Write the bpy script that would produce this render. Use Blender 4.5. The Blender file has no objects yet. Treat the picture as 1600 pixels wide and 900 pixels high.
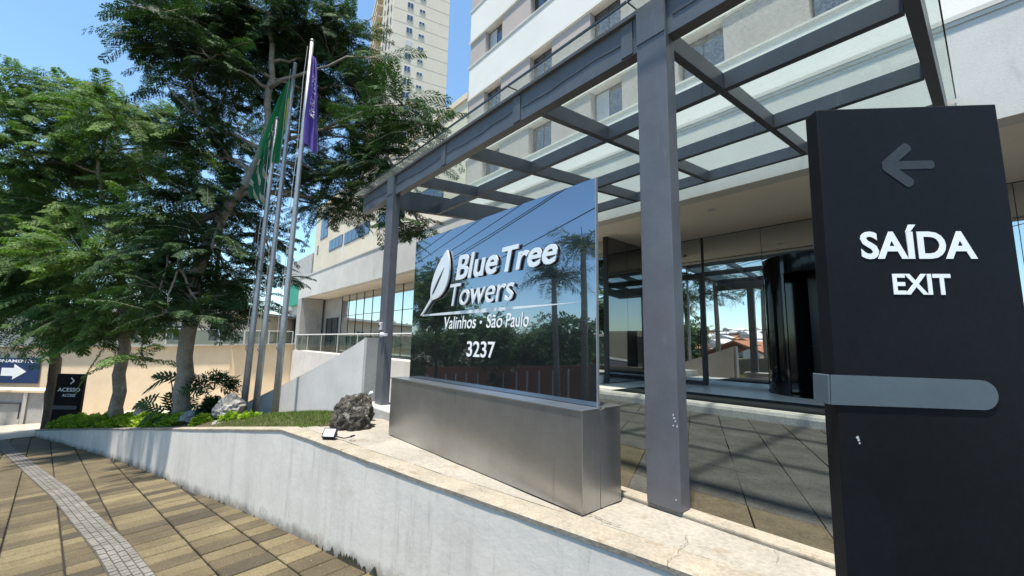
import bpy, bmesh, math, random
import numpy as np
from mathutils import Vector, Matrix, noise

# ------------------------------------------------------------------ camera, world, sun, exposure
scene = bpy.context.scene
COL = scene.collection
CAM_H = 1.1
cam_d = bpy.data.cameras.new('camera')
cam_d.sensor_fit = 'HORIZONTAL'; cam_d.sensor_width = 36.0; cam_d.lens = 645.0 / 1600.0 * 36.0
cam_d.clip_start = 0.05; cam_d.clip_end = 6000.0
cam = bpy.data.objects.new('camera', cam_d); COL.objects.link(cam)
CR = ((0.652242, 0.087557, 0.752937), (0.757778, -0.099956, -0.644811), (0.018802, 0.991132, -0.131544))
cam.matrix_world = Matrix(((CR[0][0], CR[0][1], CR[0][2], 0.0), (CR[1][0], CR[1][1], CR[1][2], 0.0),
                           (CR[2][0], CR[2][1], CR[2][2], CAM_H), (0, 0, 0, 1)))
scene.camera = cam

SUN = Vector((0.09, -0.20, 1.0)).normalized()          # towards the sun: nearly overhead
world = bpy.data.worlds.new('World'); scene.world = world; world.use_nodes = True
wn = world.node_tree.nodes; wl = world.node_tree.links
bg = wn['Background']; bg.inputs['Strength'].default_value = 0.11
sky = wn.new('ShaderNodeTexSky'); sky.sky_type = 'NISHITA'; sky.sun_disc = False
sky.sun_elevation = math.asin(SUN.z); sky.sun_rotation = math.atan2(SUN.x, SUN.y)
sky.air_density = 1.0; sky.dust_density = .55; sky.ozone_density = 1.6; sky.altitude = 600
tint = wn.new('ShaderNodeMix'); tint.data_type = 'RGBA'; tint.blend_type = 'MULTIPLY'; tint.inputs[0].default_value = 1.0
tint.inputs[7].default_value = (.88, 1.02, .99, 1)      # one even tint over the whole sky
wl.new(sky.outputs['Color'], tint.inputs[6]); wl.new(tint.outputs[2], bg.inputs['Color'])
sun_d = bpy.data.lights.new('sun', 'SUN'); sun_d.energy = 3.5; sun_d.angle = math.radians(2.6)
sun_d.color = (1.0, 0.94, 0.84)
sun = bpy.data.objects.new('sun', sun_d); COL.objects.link(sun)
sun.rotation_euler = SUN.to_track_quat('Z', 'Y').to_euler(); sun.location = (0, 0, 60)
scene.view_settings.view_transform = 'Standard'; scene.view_settings.look = 'None'
scene.view_settings.exposure = 1.4; scene.view_settings.gamma = 1.0
scene.render.resolution_x = 1024; scene.render.resolution_y = 576
scene.render.engine = 'CYCLES'
scene.cycles.max_bounces = 7; scene.cycles.transparent_max_bounces = 12
scene.cycles.caustics_reflective = False; scene.cycles.caustics_refractive = False
scene.cycles.sample_clamp_indirect = 6.0

# ------------------------------------------------------------------ helpers
rng = np.random.default_rng(7)
random.seed(7)

def thing(name, loc, label, cat, group=None):
    o = bpy.data.objects.new(name, None); COL.objects.link(o)
    o.empty_display_size = 0.2; o.location = loc
    o['label'] = label; o['category'] = cat
    if group: o['group'] = group
    return o

def tag(o, label, cat, group=None):
    o['label'] = label; o['category'] = cat
    if group: o['group'] = group
    return o

def kind(o, k): o['kind'] = k; return o

def wloc(o):
    v = Vector((0, 0, 0))
    while o is not None:
        v = v + o.location; o = o.parent
    return v

class MB:
    """collects shapes in world coordinates; build() links them as one mesh object"""
    def __init__(self): self.v = []; self.f = []
    def add(self, vs, fs):
        n = len(self.v); self.v += [tuple(p) for p in vs]; self.f += [tuple(i + n for i in q) for q in fs]; return self
    def box(self, x0, x1, y0, y1, z0, z1):
        return self.hexa([(x0, y0, z0), (x1, y0, z0), (x1, y1, z0), (x0, y1, z0), (x0, y0, z1), (x1, y0, z1), (x1, y1, z1), (x0, y1, z1)])
    def hexa(self, p):
        return self.add(p, [(0, 3, 2, 1), (4, 5, 6, 7), (0, 1, 5, 4), (1, 2, 6, 5), (2, 3, 7, 6), (3, 0, 4, 7)])
    def bar(self, a, b, w, h, up=(0, 0, 1)):
        a = Vector(a); b = Vector(b); d = (b - a).normalized(); s = d.cross(Vector(up)).normalized(); u = s.cross(d)
        s *= w / 2; u *= h / 2
        return self.hexa([a - s - u, b - s - u, b + s - u, a + s - u, a - s + u, b - s + u, b + s + u, a + s + u])
    def prism(self, poly, fn, a, b):
        n = len(poly); vs = [fn(p[0], p[1], a) for p in poly] + [fn(p[0], p[1], b) for p in poly]
        fs = [tuple(range(n - 1, -1, -1)), tuple(range(n, 2 * n))] + [(i, (i + 1) % n, n + (i + 1) % n, n + i) for i in range(n)]
        return self.add(vs, fs)
    def tube(self, pts, rad, n=8, cap=True):
        pts = [Vector(p) for p in pts]; base = len(self.v); ref = Vector((0.31, 0.17, 0.93))
        for i, p in enumerate(pts):
            d = (pts[min(i + 1, len(pts) - 1)] - pts[max(i - 1, 0)]).normalized()
            if abs(d.dot(ref)) > .98: r0 = Vector((1, 0, 0))
            else: r0 = ref
            s = d.cross(r0).normalized(); u = s.cross(d)
            r = rad[i] if hasattr(rad, '__len__') else rad
            for k in range(n):
                a = 2 * math.pi * k / n; q = p + s * (r * math.cos(a)) + u * (r * math.sin(a)); self.v.append(tuple(q))
        for i in range(len(pts) - 1):
            for k in range(n):
                a = base + i * n + k; b = base + i * n + (k + 1) % n
                self.f.append((a, b, b + n, a + n))
        if cap:
            self.f.append(tuple(base + k for k in range(n - 1, -1, -1)))
            e = base + (len(pts) - 1) * n; self.f.append(tuple(e + k for k in range(n)))
        return self
    def grid(self, xs, ys, fn):
        b = len(self.v); nx = len(xs); ny = len(ys)
        for y in ys:
            for x in xs: self.v.append(tuple(fn(x, y)))
        for j in range(ny - 1):
            for i in range(nx - 1):
                a = b + j * nx + i; self.f.append((a, a + 1, a + 1 + nx, a + nx))
        return self
    def build(self, name, mat, parent=None, smooth=False, bevel=0.0, fix=True):
        o = wloc(parent) if parent else Vector((0, 0, 0))
        me = bpy.data.meshes.new(name)
        me.from_pydata([(x - o.x, y - o.y, z - o.z) for x, y, z in self.v], [], self.f)
        if bevel > 0 or fix:
            bm = bmesh.new(); bm.from_mesh(me)
            bmesh.ops.recalc_face_normals(bm, faces=bm.faces)
            if bevel > 0:
                ed = [e for e in bm.edges if len(e.link_faces) == 2 and e.calc_face_angle(0) > .5]
                bmesh.ops.bevel(bm, geom=ed, offset=bevel, segments=2, affect='EDGES', profile=.5, clamp_overlap=True)
            bm.to_mesh(me); bm.free()
        if smooth:
            for p in me.polygons: p.use_smooth = True
        if mat: me.materials.append(mat)
        ob = bpy.data.objects.new(name, me); COL.objects.link(ob)
        if parent: ob.parent = parent
        return ob

def at_base(ob, loc):
    """move a single-mesh thing's origin to its base"""
    loc = Vector(loc); ob.data.transform(Matrix.Translation(-loc)); ob.location = loc; return ob

def share(src, name, parent, dloc=(0, 0, 0), mat=None):
    c = bpy.data.objects.new(name, src.data); COL.objects.link(c); c.parent = parent
    c.location = Vector(src.location) + Vector(dloc); return c

# ------------------------------------------------------------------ materials
def nt(name):
    m = bpy.data.materials.new(name); m.use_nodes = True
    n = m.node_tree.nodes; l = m.node_tree.links
    return m, n, l, n['Principled BSDF']

def ramp(n, l, src, stops):
    r = n.new('ShaderNodeValToRGB'); e = r.color_ramp.elements
    e[0].position = stops[0][0]; e[0].color = (*stops[0][1], 1)
    e[1].position = stops[-1][0]; e[1].color = (*stops[-1][1], 1)
    for p, c in stops[1:-1]:
        k = e.new(p); k.color = (*c, 1)
    l.new(src, r.inputs['Fac']); return r.outputs['Color']

def tex(n, l, scale, detail=6, rough=.6, stretch=(1, 1, 1), dist=0.0):
    g = n.new('ShaderNodeNewGeometry'); m = n.new('ShaderNodeMapping'); m.inputs['Scale'].default_value = stretch
    t = n.new('ShaderNodeTexNoise'); t.inputs['Scale'].default_value = scale; t.inputs['Detail'].default_value = detail
    t.inputs['Roughness'].default_value = rough; t.inputs['Distortion'].default_value = dist
    l.new(g.outputs['Position'], m.inputs['Vector']); l.new(m.outputs['Vector'], t.inputs['Vector'])
    return t.outputs['Fac']

def mix(n, l, a, b, fac, mode='MIX'):
    m = n.new('ShaderNodeMix'); m.data_type = 'RGBA'; m.blend_type = mode
    for s, val in ((m.inputs[0], fac), (m.inputs[6], a), (m.inputs[7], b)):
        if hasattr(val, 'links'): l.new(val, s)
        elif isinstance(val, (int, float)): s.default_value = val
        else: s.default_value = (*val, 1)
    return m.outputs[2]

def bump(n, l, p, h, strength=.3, dist=.01):
    b = n.new('ShaderNodeBump'); b.inputs['Strength'].default_value = strength; b.inputs['Distance'].default_value = dist
    l.new(h, b.inputs['Height']); l.new(b.outputs['Normal'], p.inputs['Normal'])

def surf(name, c, var=.25, scale=3.0, rough=.7, metal=0.0, bmp=.2, bscale=40, spec=.5, fine=.12, dirt=None, coat=0):
    """base colour broken up by a coarse and a fine noise, with a fine relief"""
    m, n, l, p = nt(name)
    lo = tuple(x * (1 - var) for x in c); hi = tuple(min(1, x * (1 + var * .6)) for x in c)
    col = ramp(n, l, tex(n, l, scale, 8, .62), [(.3, lo), (.7, hi)])
    f = tex(n, l, bscale, 4, .6)
    col = mix(n, l, col, ramp(n, l, f, [(.3, (1 - fine * 2,) * 3), (.7, (1 + 0 * fine,) * 3)]), 1.0, 'MULTIPLY')
    if dirt:
        dc, st, th = dirt
        d = ramp(n, l, tex(n, l, 1.0, 8, .7, st, .3), [(th, (0, 0, 0)), (min(1, th + .16), (1, 1, 1))])
        col = mix(n, l, col, dc, d)
    l.new(col, p.inputs['Base Color'])
    p.inputs['Roughness'].default_value = rough; p.inputs['Metallic'].default_value = metal
    p.inputs['Specular IOR Level'].default_value = spec; p.inputs['Coat Weight'].default_value = coat
    if bmp > 0: bump(n, l, p, f, bmp, .006)
    return m

def mirror_glass(name, refl, tint, dark, wob=.02, wscale=.8):
    m, n, l, p = nt(name)
    p.inputs['Base Color'].default_value = (*dark, 1); p.inputs['Roughness'].default_value = .12
    g = n.new('ShaderNodeBsdfGlossy'); g.inputs['Color'].default_value = (*tint, 1); g.inputs['Roughness'].default_value = .0
    b = n.new('ShaderNodeBump'); b.inputs['Strength'].default_value = wob; b.inputs['Distance'].default_value = .05
    l.new(tex(n, l, wscale, 2, .5), b.inputs['Height']); l.new(b.outputs['Normal'], g.inputs['Normal'])
    mx = n.new('ShaderNodeMixShader'); mx.inputs[0].default_value = refl
    l.new(p.outputs[0], mx.inputs[1]); l.new(g.outputs[0], mx.inputs[2]); l.new(mx.outputs[0], n['Material Output'].inputs['Surface'])
    return m

def clear_glass(name, tint, gloss, dust, dustcol=(.75, .8, .76)):
    m, n, l, p = nt(name)
    t = n.new('ShaderNodeBsdfTransparent'); t.inputs['Color'].default_value = (*tint, 1)
    g = n.new('ShaderNodeBsdfGlossy'); g.inputs['Roughness'].default_value = .02
    d = n.new('ShaderNodeBsdfTranslucent'); d.inputs['Color'].default_value = (*dustcol, 1)
    a = n.new('ShaderNodeMixShader'); a.inputs[0].default_value = gloss
    l.new(t.outputs[0], a.inputs[1]); l.new(g.outputs[0], a.inputs[2])
    b = n.new('ShaderNodeMixShader')
    df = n.new('ShaderNodeMath'); df.operation = 'MULTIPLY'; df.inputs[1].default_value = dust
    l.new(ramp(n, l, tex(n, l, 38, 9, .8), [(.42, (.1, .1, .1)), (.70, (2.4, 2.4, 2.4))]), df.inputs[0])
    l.new(df.outputs[0], b.inputs[0]); l.new(a.outputs[0], b.inputs[1]); l.new(d.outputs[0], b.inputs[2])
    l.new(b.outputs[0], n['Material Output'].inputs['Surface']); return m

def leafmat(name, dark, light, trans=.35):
    m, n, l, p = nt(name)
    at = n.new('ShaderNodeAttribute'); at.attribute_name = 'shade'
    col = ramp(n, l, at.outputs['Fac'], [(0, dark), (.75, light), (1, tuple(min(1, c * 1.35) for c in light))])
    l.new(col, p.inputs['Base Color']); p.inputs['Roughness'].default_value = .6; p.inputs['Specular IOR Level'].default_value = .16
    t = n.new('ShaderNodeBsdfTranslucent'); l.new(mix(n, l, col, (1.0, 1.25, .5), 1.0, 'MULTIPLY'), t.inputs['Color'])
    mx = n.new('ShaderNodeMixShader'); mx.inputs[0].default_value = trans
    l.new(p.outputs[0], mx.inputs[1]); l.new(t.outputs[0], mx.inputs[2]); l.new(mx.outputs[0], n['Material Output'].inputs['Surface'])
    return m

M = {}
M['steel'] = surf('painted_steel', (.118, .12, .136), .16, 5, .38, .0, .05, 60, .5, .05, dirt=((.2, .19, .19), (9, 9, 1.3), .62))
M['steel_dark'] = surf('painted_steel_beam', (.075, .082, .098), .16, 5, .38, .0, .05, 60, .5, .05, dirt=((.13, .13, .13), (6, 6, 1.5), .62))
M['canopy_glass'] = clear_glass('canopy_glass', (.87, .915, .895), .07, .05, (.5, .53, .51))
M['glass_edge'] = surf('glass_edge', (.03, .045, .045), .2, 5, .2, bmp=0)
M['stainless'] = surf('brushed_stainless', (.43, .425, .42), .18, 2.0, .30, .9, .03, 90, .5, .05, dirt=((.24, .22, .2), (5, 5, .7), .60))
M['sign_glass'] = mirror_glass('dark_sign_glass', .33, (.62, .72, .88), (.014, .016, .018), .004, 1.2)
M['silver'] = surf('silver_letters', (.86, .86, .86), .06, 4, .35, .25, 0, 60, .5, .02)
M['white_paint'] = surf('white_lettering', (.9, .9, .88), .05, 4, .45, 0, 0, 60, .5, .02)
M['totem'] = surf('navy_totem_paint', (.0085, .009, .0115), .3, 2.5, .5, 0, .04, 60, .14, .12)
M['totem_band'] = surf('slate_band', (.09, .115, .135), .08, 6, .35, 0, .02, 80, .5, .05)
M['arrow_grey'] = surf('arrow_grey', (.027, .029, .033), .1, 20, .5, 0, .05, 120)
M['chip'] = surf('bare_metal_chip', (.6, .62, .65), .2, 60, .4)
M['black'] = surf('black_metal', (.010, .010, .011), .1, 5, .3, 0, .02, 60)
M['black_gloss'] = surf('black_gloss', (.006, .006, .007), .1, 5, .08, 0, 0, 60)
M['wall_white_plain'] = surf('stained_white_render', (.68, .655, .64), .10, 1.6, .85, 0, .35, 55, .2, .06, dirt=((.33, .32, .32), (2.6, 2.6, .42), .615))
M['ledge'] = surf('weathered_screed', (.355, .325, .275), .22, 2.0, .9, 0, .4, 35, .2, .14, dirt=((.19, .145, .09), (2.6, 2.6, 2.6), .575))
M['coping'] = surf('weathered_coping', (.37, .325, .255), .22, 4, .9, 0, .5, 45, .2, .16, dirt=((.17, .12, .07), (5, 5, 5), .555))
M['conc'] = surf('grey_concrete', (.46, .445, .42), .18, 1.5, .9, 0, .3, 40, .2, .1, dirt=((.2, .19, .17), (1.6, 1.6, .5), .62))
M['wedge'] = surf('lavender_render', (.66, .625, .59), .12, 1.5, .9, 0, .3, 40, .2, .06, dirt=((.30, .29, .28), (5, 5, .35), .63))
M['cream_wall'] = surf('cream_render', (.78, .62, .43), .08, 1.0, .9, 0, .2, 30, .2, .04, dirt=((.5, .4, .29), (2, 2, .3), .66))
M['cream_build'] = surf('pale_cream_render', (.66, .58, .45), .08, .7, .9, 0, .1, 20, .2, .03, dirt=((.46, .41, .34), (.7, .7, .25), .66))
M['fascia'] = surf('stained_fascia', (.66, .635, .59), .12, .9, .9, 0, .25, 40, .2, .06, dirt=((.34, .33, .3), (1.4, 1.4, .45), .61))
M['soffit'] = surf('soffit_paint', (.84, .75, .63), .05, .5, .85, 0, .05, 30, .2, .03)
M['tower_white'] = surf('tower_white_render', (.74, .72, .68), .05, .6, .85, 0, .2, 30, .2, .03, dirt=((.55, .53, .5), (.8, .8, .2), .68))
M['tower_pink'] = surf('tower_pink_render', (.46, .40, .37), .08, .8, .85, 0, .2, 30, .2, .05)
M['cornice'] = surf('cornice_render', (.68, .65, .59), .08, 1.2, .85, 0, .1, 30, .2, .05, dirt=((.45, .42, .38), (2, 2, 2), .62))
M['far_tower'] = surf('beige_tower_render', (.67, .60, .50), .05, .15, .9, 0, 0, 3, .2, .03)
M['far_joint'] = surf('beige_joint', (.56, .485, .385), .05, .2, .9, 0, 0, 3)
M['window_dark'] = mirror_glass('dark_window_glass', .12, (.85, .9, 1.0), (.016, .02, .03), .02)
M['frame_dark'] = surf('dark_window_frame', (.03, .032, .036), .1, 4, .4, 0, 0)
M['frame_white'] = surf('white_window_frame', (.7, .7, .68), .05, 4, .5, 0, 0)
M['curtain'] = surf('window_blind', (.55, .56, .6), .1, 3, .8, 0, 0)
M['mirror'] = mirror_glass('mirror_curtain_wall', .66, (.80, .84, .86), (.012, .012, .012), .012, .7)
M['dark_mirror'] = mirror_glass('smoked_curtain_wall', .34, (.75, .78, .8), (.008, .008, .008), .012, .7)
M['floor_tile'] = surf('pale_floor_tile', (.80, .75, .67), .06, 2, .4, 0, 0)
M['mat'] = surf('ribbed_rubber_mat', (.022, .026, .026), .2, 8, .8, 0, .5, 200, .3, .2)
M['kerb'] = surf('whitewashed_kerb', (.36, .345, .315), .2, 6, .9, 0, .5, 40, .2, .15, dirt=((.22, .2, .17), (4, 4, 6), .57))
M['slab'] = surf('dark_stone_slab', (.080, .077, .070), .34, 3.0, .9, 0, .6, 55, .12, .22, dirt=((.13, .115, .07), (1.3, 1.3, 1.3), .63))
M['slab_sunlit_moss'] = surf('sunlit_mossy_stone_slab', (.085, .070, .042), .3, 6, .85, 0, .6, 55, .3, .25)  # brown tone puts sunlight, along with moss, into the slab colour
M['joint'] = surf('dark_joint', (.065, .058, .045), .3, 8, .95, 0, .4, 60)
M['grout'] = surf('dark_grout', (.022, .018, .013), .3, 8, .95, 0, .4, 60)
M['ramp'] = surf('pale_ramp_paving', (.42, .38, .31), .15, 1.0, .9, 0, .3, 20, .2, .1, dirt=((.36, .31, .22), (.9, .9, .9), .58))
M['asphalt'] = surf('asphalt', (.055, .055, .057), .2, 2, .9, 0, .4, 60)
M['earth'] = surf('earth', (.14, .12, .07), .3, .6, .95, 0, .3, 8)
M['soil'] = surf('garden_soil', (.10, .085, .045), .35, 5, .95, 0, .6, 40, .2, .25)
M['rock'] = surf('dark_boulder', (.085, .075, .06), .5, 6, .9, 0, 1.0, 22, .3, .3, dirt=((.30, .285, .26), (8, 8, 8), .54))
M['rock_pale'] = surf('pale_rock', (.38, .36, .33), .3, 6, .9, 0, .8, 25, .3, .25, dirt=((.12, .11, .09), (7, 7, 7), .56))
M['bark'] = surf('mottled_bark', (.34, .29, .23), .35, 7, .9, 0, .7, 45, .2, .2, dirt=((.52, .47, .40), (6, 6, 2.6), .57))
M['bark_dark'] = surf('dark_bark', (.12, .10, .08), .35, 9, .9, 0, .7, 45, .2, .2)
M['galv'] = surf('galvanised_pole', (.40, .41, .42), .15, 6, .42, .55, .05, 60, .5, .08)
M['rope'] = surf('halyard', (.5, .5, .48), .1, 9, .8)
M['blue_sign'] = surf('navy_sign_board', (.018, .045, .13), .08, 2, .5, 0, 0)
M['green_net'] = surf('green_screen', (.03, .30, .20), .2, 3, .7, 0, .2)
M['terracotta_wall'] = surf('terracotta_wall', (.34, .13, .07), .2, 1, .9, 0, .3, 30)
M['olive_wall'] = surf('olive_wall', (.26, .235, .17), .15, 1, .9, 0, .3, 30)
M['roof_tile'] = surf('roof_tile', (.42, .17, .08), .25, 2, .9, 0, .4, 15)
M['house'] = surf('pale_house', (.6, .56, .5), .15, .3, .9, 0, 0, 5)
M['rail'] = surf('white_rail', (.78, .77, .74), .05, 4, .5, 0, 0)
M['balustrade'] = clear_glass('balustrade_glass', (.72, .8, .78), .14, .05)
M['plastic_white'] = surf('white_plastic', (.72, .72, .72), .05, 6, .4, 0, 0)
M['downlight'] = surf('downlight_trim', (.7, .68, .62), .05, 6, .4, 0, 0)

def tile_material():
    m, n, l, p = nt('ochre_paving_tile')
    oi = n.new('ShaderNodeObjectInfo')
    base = ramp(n, l, oi.outputs['Random'], [(0, (.058, .046, .028)), (.3, (.100, .078, .043)), (.7, (.150, .118, .062)), (1, (.215, .175, .094))])
    col = mix(n, l, base, ramp(n, l, tex(n, l, 1.6, 8, .65), [(.32, (.62, .60, .59)), (.62, (1, 1, 1))]), 1.0, 'MULTIPLY')
    f = tex(n, l, 70, 5, .7)
    col = mix(n, l, col, ramp(n, l, f, [(.34, (.45, .43, .40)), (.64, (1.15, 1.15, 1.12))]), 1.0, 'MULTIPLY')
    l.new(col, p.inputs['Base Color']); p.inputs['Roughness'].default_value = .9; bump(n, l, p, f, .6, .006); return m
M['tile'] = tile_material()
def stained_wall():
    m, n, l, p = nt('stained_white_wall')
    col = ramp(n, l, tex(n, l, 1.4, 8, .6), [(.3, (.60, .565, .51)), (.7, (.71, .665, .595))])
    def layer(col, fac, c, amount):
        k = n.new('ShaderNodeMath'); k.operation = 'MULTIPLY'; k.inputs[1].default_value = amount; l.new(fac, k.inputs[0]); return mix(n, l, col, c, k.outputs[0])
    col = layer(col, ramp(n, l, tex(n, l, 1.0, 9, .7, (6.5, 6.5, .55), .25), [(.53, (0, 0, 0)), (.66, (1, 1, 1))]), (.38, .355, .32), .34)
    col = layer(col, ramp(n, l, tex(n, l, 1.0, 9, .7, (15, 15, 1.1), .25), [(.60, (0, 0, 0)), (.66, (1, 1, 1))]), (.27, .25, .22), .34)
    col = layer(col, ramp(n, l, tex(n, l, 2.3, 9, .7), [(.55, (0, 0, 0)), (.70, (1, 1, 1))]), (.52, .47, .40), .55)
    col = layer(col, ramp(n, l, tex(n, l, 11, 9, .75), [(.63, (0, 0, 0)), (.69, (1, 1, 1))]), (.42, .41, .39), .6)
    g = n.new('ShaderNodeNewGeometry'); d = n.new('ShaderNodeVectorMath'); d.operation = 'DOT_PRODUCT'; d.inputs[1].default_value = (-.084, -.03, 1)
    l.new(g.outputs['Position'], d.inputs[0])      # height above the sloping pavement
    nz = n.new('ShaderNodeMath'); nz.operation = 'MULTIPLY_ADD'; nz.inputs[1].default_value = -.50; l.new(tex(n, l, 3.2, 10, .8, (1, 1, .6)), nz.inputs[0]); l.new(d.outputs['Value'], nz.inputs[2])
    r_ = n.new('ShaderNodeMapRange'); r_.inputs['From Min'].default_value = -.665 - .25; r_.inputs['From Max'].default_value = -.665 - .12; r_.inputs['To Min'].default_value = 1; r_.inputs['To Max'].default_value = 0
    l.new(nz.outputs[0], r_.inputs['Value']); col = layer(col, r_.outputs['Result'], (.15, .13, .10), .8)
    l.new(col, p.inputs['Base Color']); p.inputs['Roughness'].default_value = .85; p.inputs['Specular IOR Level'].default_value = .2
    bump(n, l, p, tex(n, l, 9, 10, .7), .18, .02); return m
M['wall_white'] = stained_wall()
M['tactile'] = surf('pale_tactile_brick', (.21, .195, .175), .3, 2.5, .9, 0, .4, 60, .2, .2, dirt=((.2, .17, .12), (3, 3, 3), .6))
M['leaf_big'] = leafmat('big_tree_leaf', (.014, .034, .016), (.045, .092, .030), .24)
M['leaf_mid'] = leafmat('garden_tree_leaf', (.022, .058, .025), (.080, .160, .048), .34)
M['leaf_sun'] = leafmat('yellowish_tree_leaf', (.034, .075, .026), (.135, .215, .060), .36)
M['leaf_hedge'] = leafmat('lime_hedge_leaf', (.10, .20, .018), (.34, .44, .04), .35)
M['leaf_phil'] = leafmat('philodendron_leaf', (.015, .040, .018), (.05, .10, .035), .2)
M['leaf_top'] = leafmat('topiary_leaf', (.012, .035, .016), (.035, .075, .028), .2)
M['leaf_palm'] = leafmat('palm_leaf', (.03, .06, .025), (.09, .14, .05), .3)
M['leaf_far'] = leafmat('distant_leaf', (.025, .06, .022), (.075, .13, .04), .3)
M['grass'] = leafmat('grass_blade', (.075, .10, .028), (.15, .22, .05), .35)

# ------------------------------------------------------------------ terrain functions
def pave(x, y): return -.665 + .084 * x + .03 * y
def gz(x):
    if x >= -5.8: return 0.0
    if x >= -27: return .138 * (x + 5.8)
    return .138 * (-27 + 5.8) + .05 * (x + 27)
WP = [(1.6, 2.62), (0.4, 2.42), (-.4, 2.26), (-1.04, 2.12), (-1.64, 2.015), (-2.19, 1.913), (-2.59, 1.848), (-3.04, 1.75), (-3.62, 1.67), (-4.05, 1.59),
      (-4.94, 1.46), (-5.6, 1.335), (-6.34, 1.205), (-7.4, .99), (-8.98, .66), (-11.3, .18), (-14.03, -.42), (-17.93, -1.40), (-21.2, -2.25), (-24.3, -3.1)]
WX = np.array([p[0] for p in WP])[::-1]; WY = np.array([p[1] for p in WP])[::-1]
def wy(x): return float(np.interp(x, WX, WY))

# ------------------------------------------------------------------ ground, road, pavement
def ground_z(x, y):
    z = -.665 + .084 * max(-60, min(20, x)) + .03 * max(-30, min(10, y)) - .45
    if y < -30: z += -.02 * (min(-y, 130) - 30)
    if y < -190: z += .055 * (min(-y, 900) - 190) * 1.0
    return z
xs = [-2500, -1200, -600, -300, -150, -80, -60, -45, -30, -20, -10, 0, 10, 20, 60, 150, 300, 600, 1200, 2500]
ys = [-2500, -1200, -900, -700, -500, -350, -250, -190, -130, -90, -60, -40, -30, -20, -10, 0, 10, 30, 80, 200, 600, 1500]
g = MB().grid(xs, ys, lambda x, y: (x, y, ground_z(x, y))).build('ground', M['earth']); kind(g, 'structure')

def slope_strip(x0, x1, yf0, yf1, dz, n=40):
    mb = MB(); X = np.linspace(x0, x1, n)
    for i in range(n - 1):
        a, b = X[i], X[i + 1]
        p = [(a, yf0(a)), (b, yf0(b)), (b, yf1(b)), (a, yf1(a))]
        mb.hexa([(x, y, pave(x, y) + dz - .12) for x, y in p] + [(x, y, pave(x, y) + dz) for x, y in p])
    return mb
KY = lambda x: wy(x) - 4.6
road = slope_strip(-60, 22, lambda x: KY(x) - 8.2, lambda x: KY(x) - .16, -.16).build('road', M['asphalt'], fix=False); kind(road, 'structure')
kerb = slope_strip(-60, 22, lambda x: KY(x) - .155, lambda x: KY(x), 0.0).build('street_kerb', M['kerb'], fix=False); kind(kerb, 'structure')
op = slope_strip(-60, 22, lambda x: KY(x) - 11.0, lambda x: KY(x) - 8.21, -.03).build('opposite_pavement', M['conc'], fix=False); kind(op, 'structure')
side = slope_strip(-25.4, 22, lambda x: KY(x) + .002, lambda x: wy(x) + .1, -.035, 60).build('sidewalk', M['grout'], fix=False); kind(side, 'structure')
# paving tiles: rows of square ochre tiles along the joint direction
JD = Vector((-.992, -.124, 0)).normalized(); JN = Vector((.124, -.992, 0)).normalized() * -1.0   # JN points towards the wall
TW, TL = .462, .27
def tac_y(x): return float(np.interp(x, [-26, -20.4, -14.2, -10.35, -8.0, -6.55, -5.4, -3, 0], [-4.3, -3.14, -1.75, -.88, -.415, -.12, .07, .45, .9]))
ZN = Vector((-.084, -.03, 1)).normalized()
def tile_mesh(w, l, name):
    mb = MB(); t = .03
    # local x along JD, local y along JN, slightly chamfered top
    a, b, c = l / 2, w / 2, .008
    mb.add([(-a, -b, -t), (a, -b, -t), (a, b, -t), (-a, b, -t), (-a, -b, -c), (a, -b, -c), (a, b, -c), (-a, b, -c),
            (-a + c, -b + c, 0), (a - c, -b + c, 0), (a - c, b - c, 0), (-a + c, b - c, 0)],
           [(0, 1, 5, 4), (1, 2, 6, 5), (2, 3, 7, 6), (3, 0, 4, 7), (4, 5, 9, 8), (5, 6, 10, 9), (6, 7, 11, 10), (7, 4, 8, 11), (8, 9, 10, 11)])
    me = bpy.data.meshes.new(name); me.from_pydata(mb.v, [], mb.f); me.materials.append(M['tile']); return me
tm = tile_mesh(TW - .017, TL - .021, 'paving_tile')
org = Vector((-5.0, .64, 0))
cand = []; far = MB()
for j in range(-9, 6):
    for i in range(-12, 95):
        c = org + JD * (i * TL + (j % 3) * .09 + .03 * math.sin(j * 3.1)) + JN * (j * TW - TW / 2)
        if c.x > 1.2 or c.x < -25.2: continue
        if c.y > wy(c.x) + .12 or c.y < KY(c.x) + .1: continue
        ty = tac_y(c.x)
        if abs(c.y - ty) < .06: pass
        d = math.hypot(c.x, c.y)
        # only what the lens sees comes first
        vis = c.x < -3.2
        cand.append((0 if vis else 1, d, c))
cand.sort(key=lambda t: (t[0], t[1]))
rot = Matrix((JD, JN, JD.cross(JN))).transposed()
ex = Vector((JD.x, JD.y, .084 * JD.x + .03 * JD.y)).normalized(); ez = ZN; ey = ez.cross(ex)
TR = Matrix((ex, ey, ez)).transposed()
for k, (v, d, c) in enumerate(cand):
    z = pave(c.x, c.y) + random.uniform(-.003, .003)
    if k < 290:
        o = bpy.data.objects.new('paving_tile', tm); COL.objects.link(o); o.parent = side
        o.matrix_local = Matrix.Translation((c.x, c.y, z)) @ TR.to_4x4() @ Matrix.Rotation(random.uniform(-.006, .006), 4, 'Z')
    else:
        T = Matrix.Translation((c.x, c.y, z)) @ TR.to_4x4()
        far.add([T @ vv.co for vv in tm.vertices], [tuple(p.vertices) for p in tm.polygons])
fo = far.build('distant_paving_tiles', M['tile'], side, fix=False); kind(fo, 'stuff')
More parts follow.
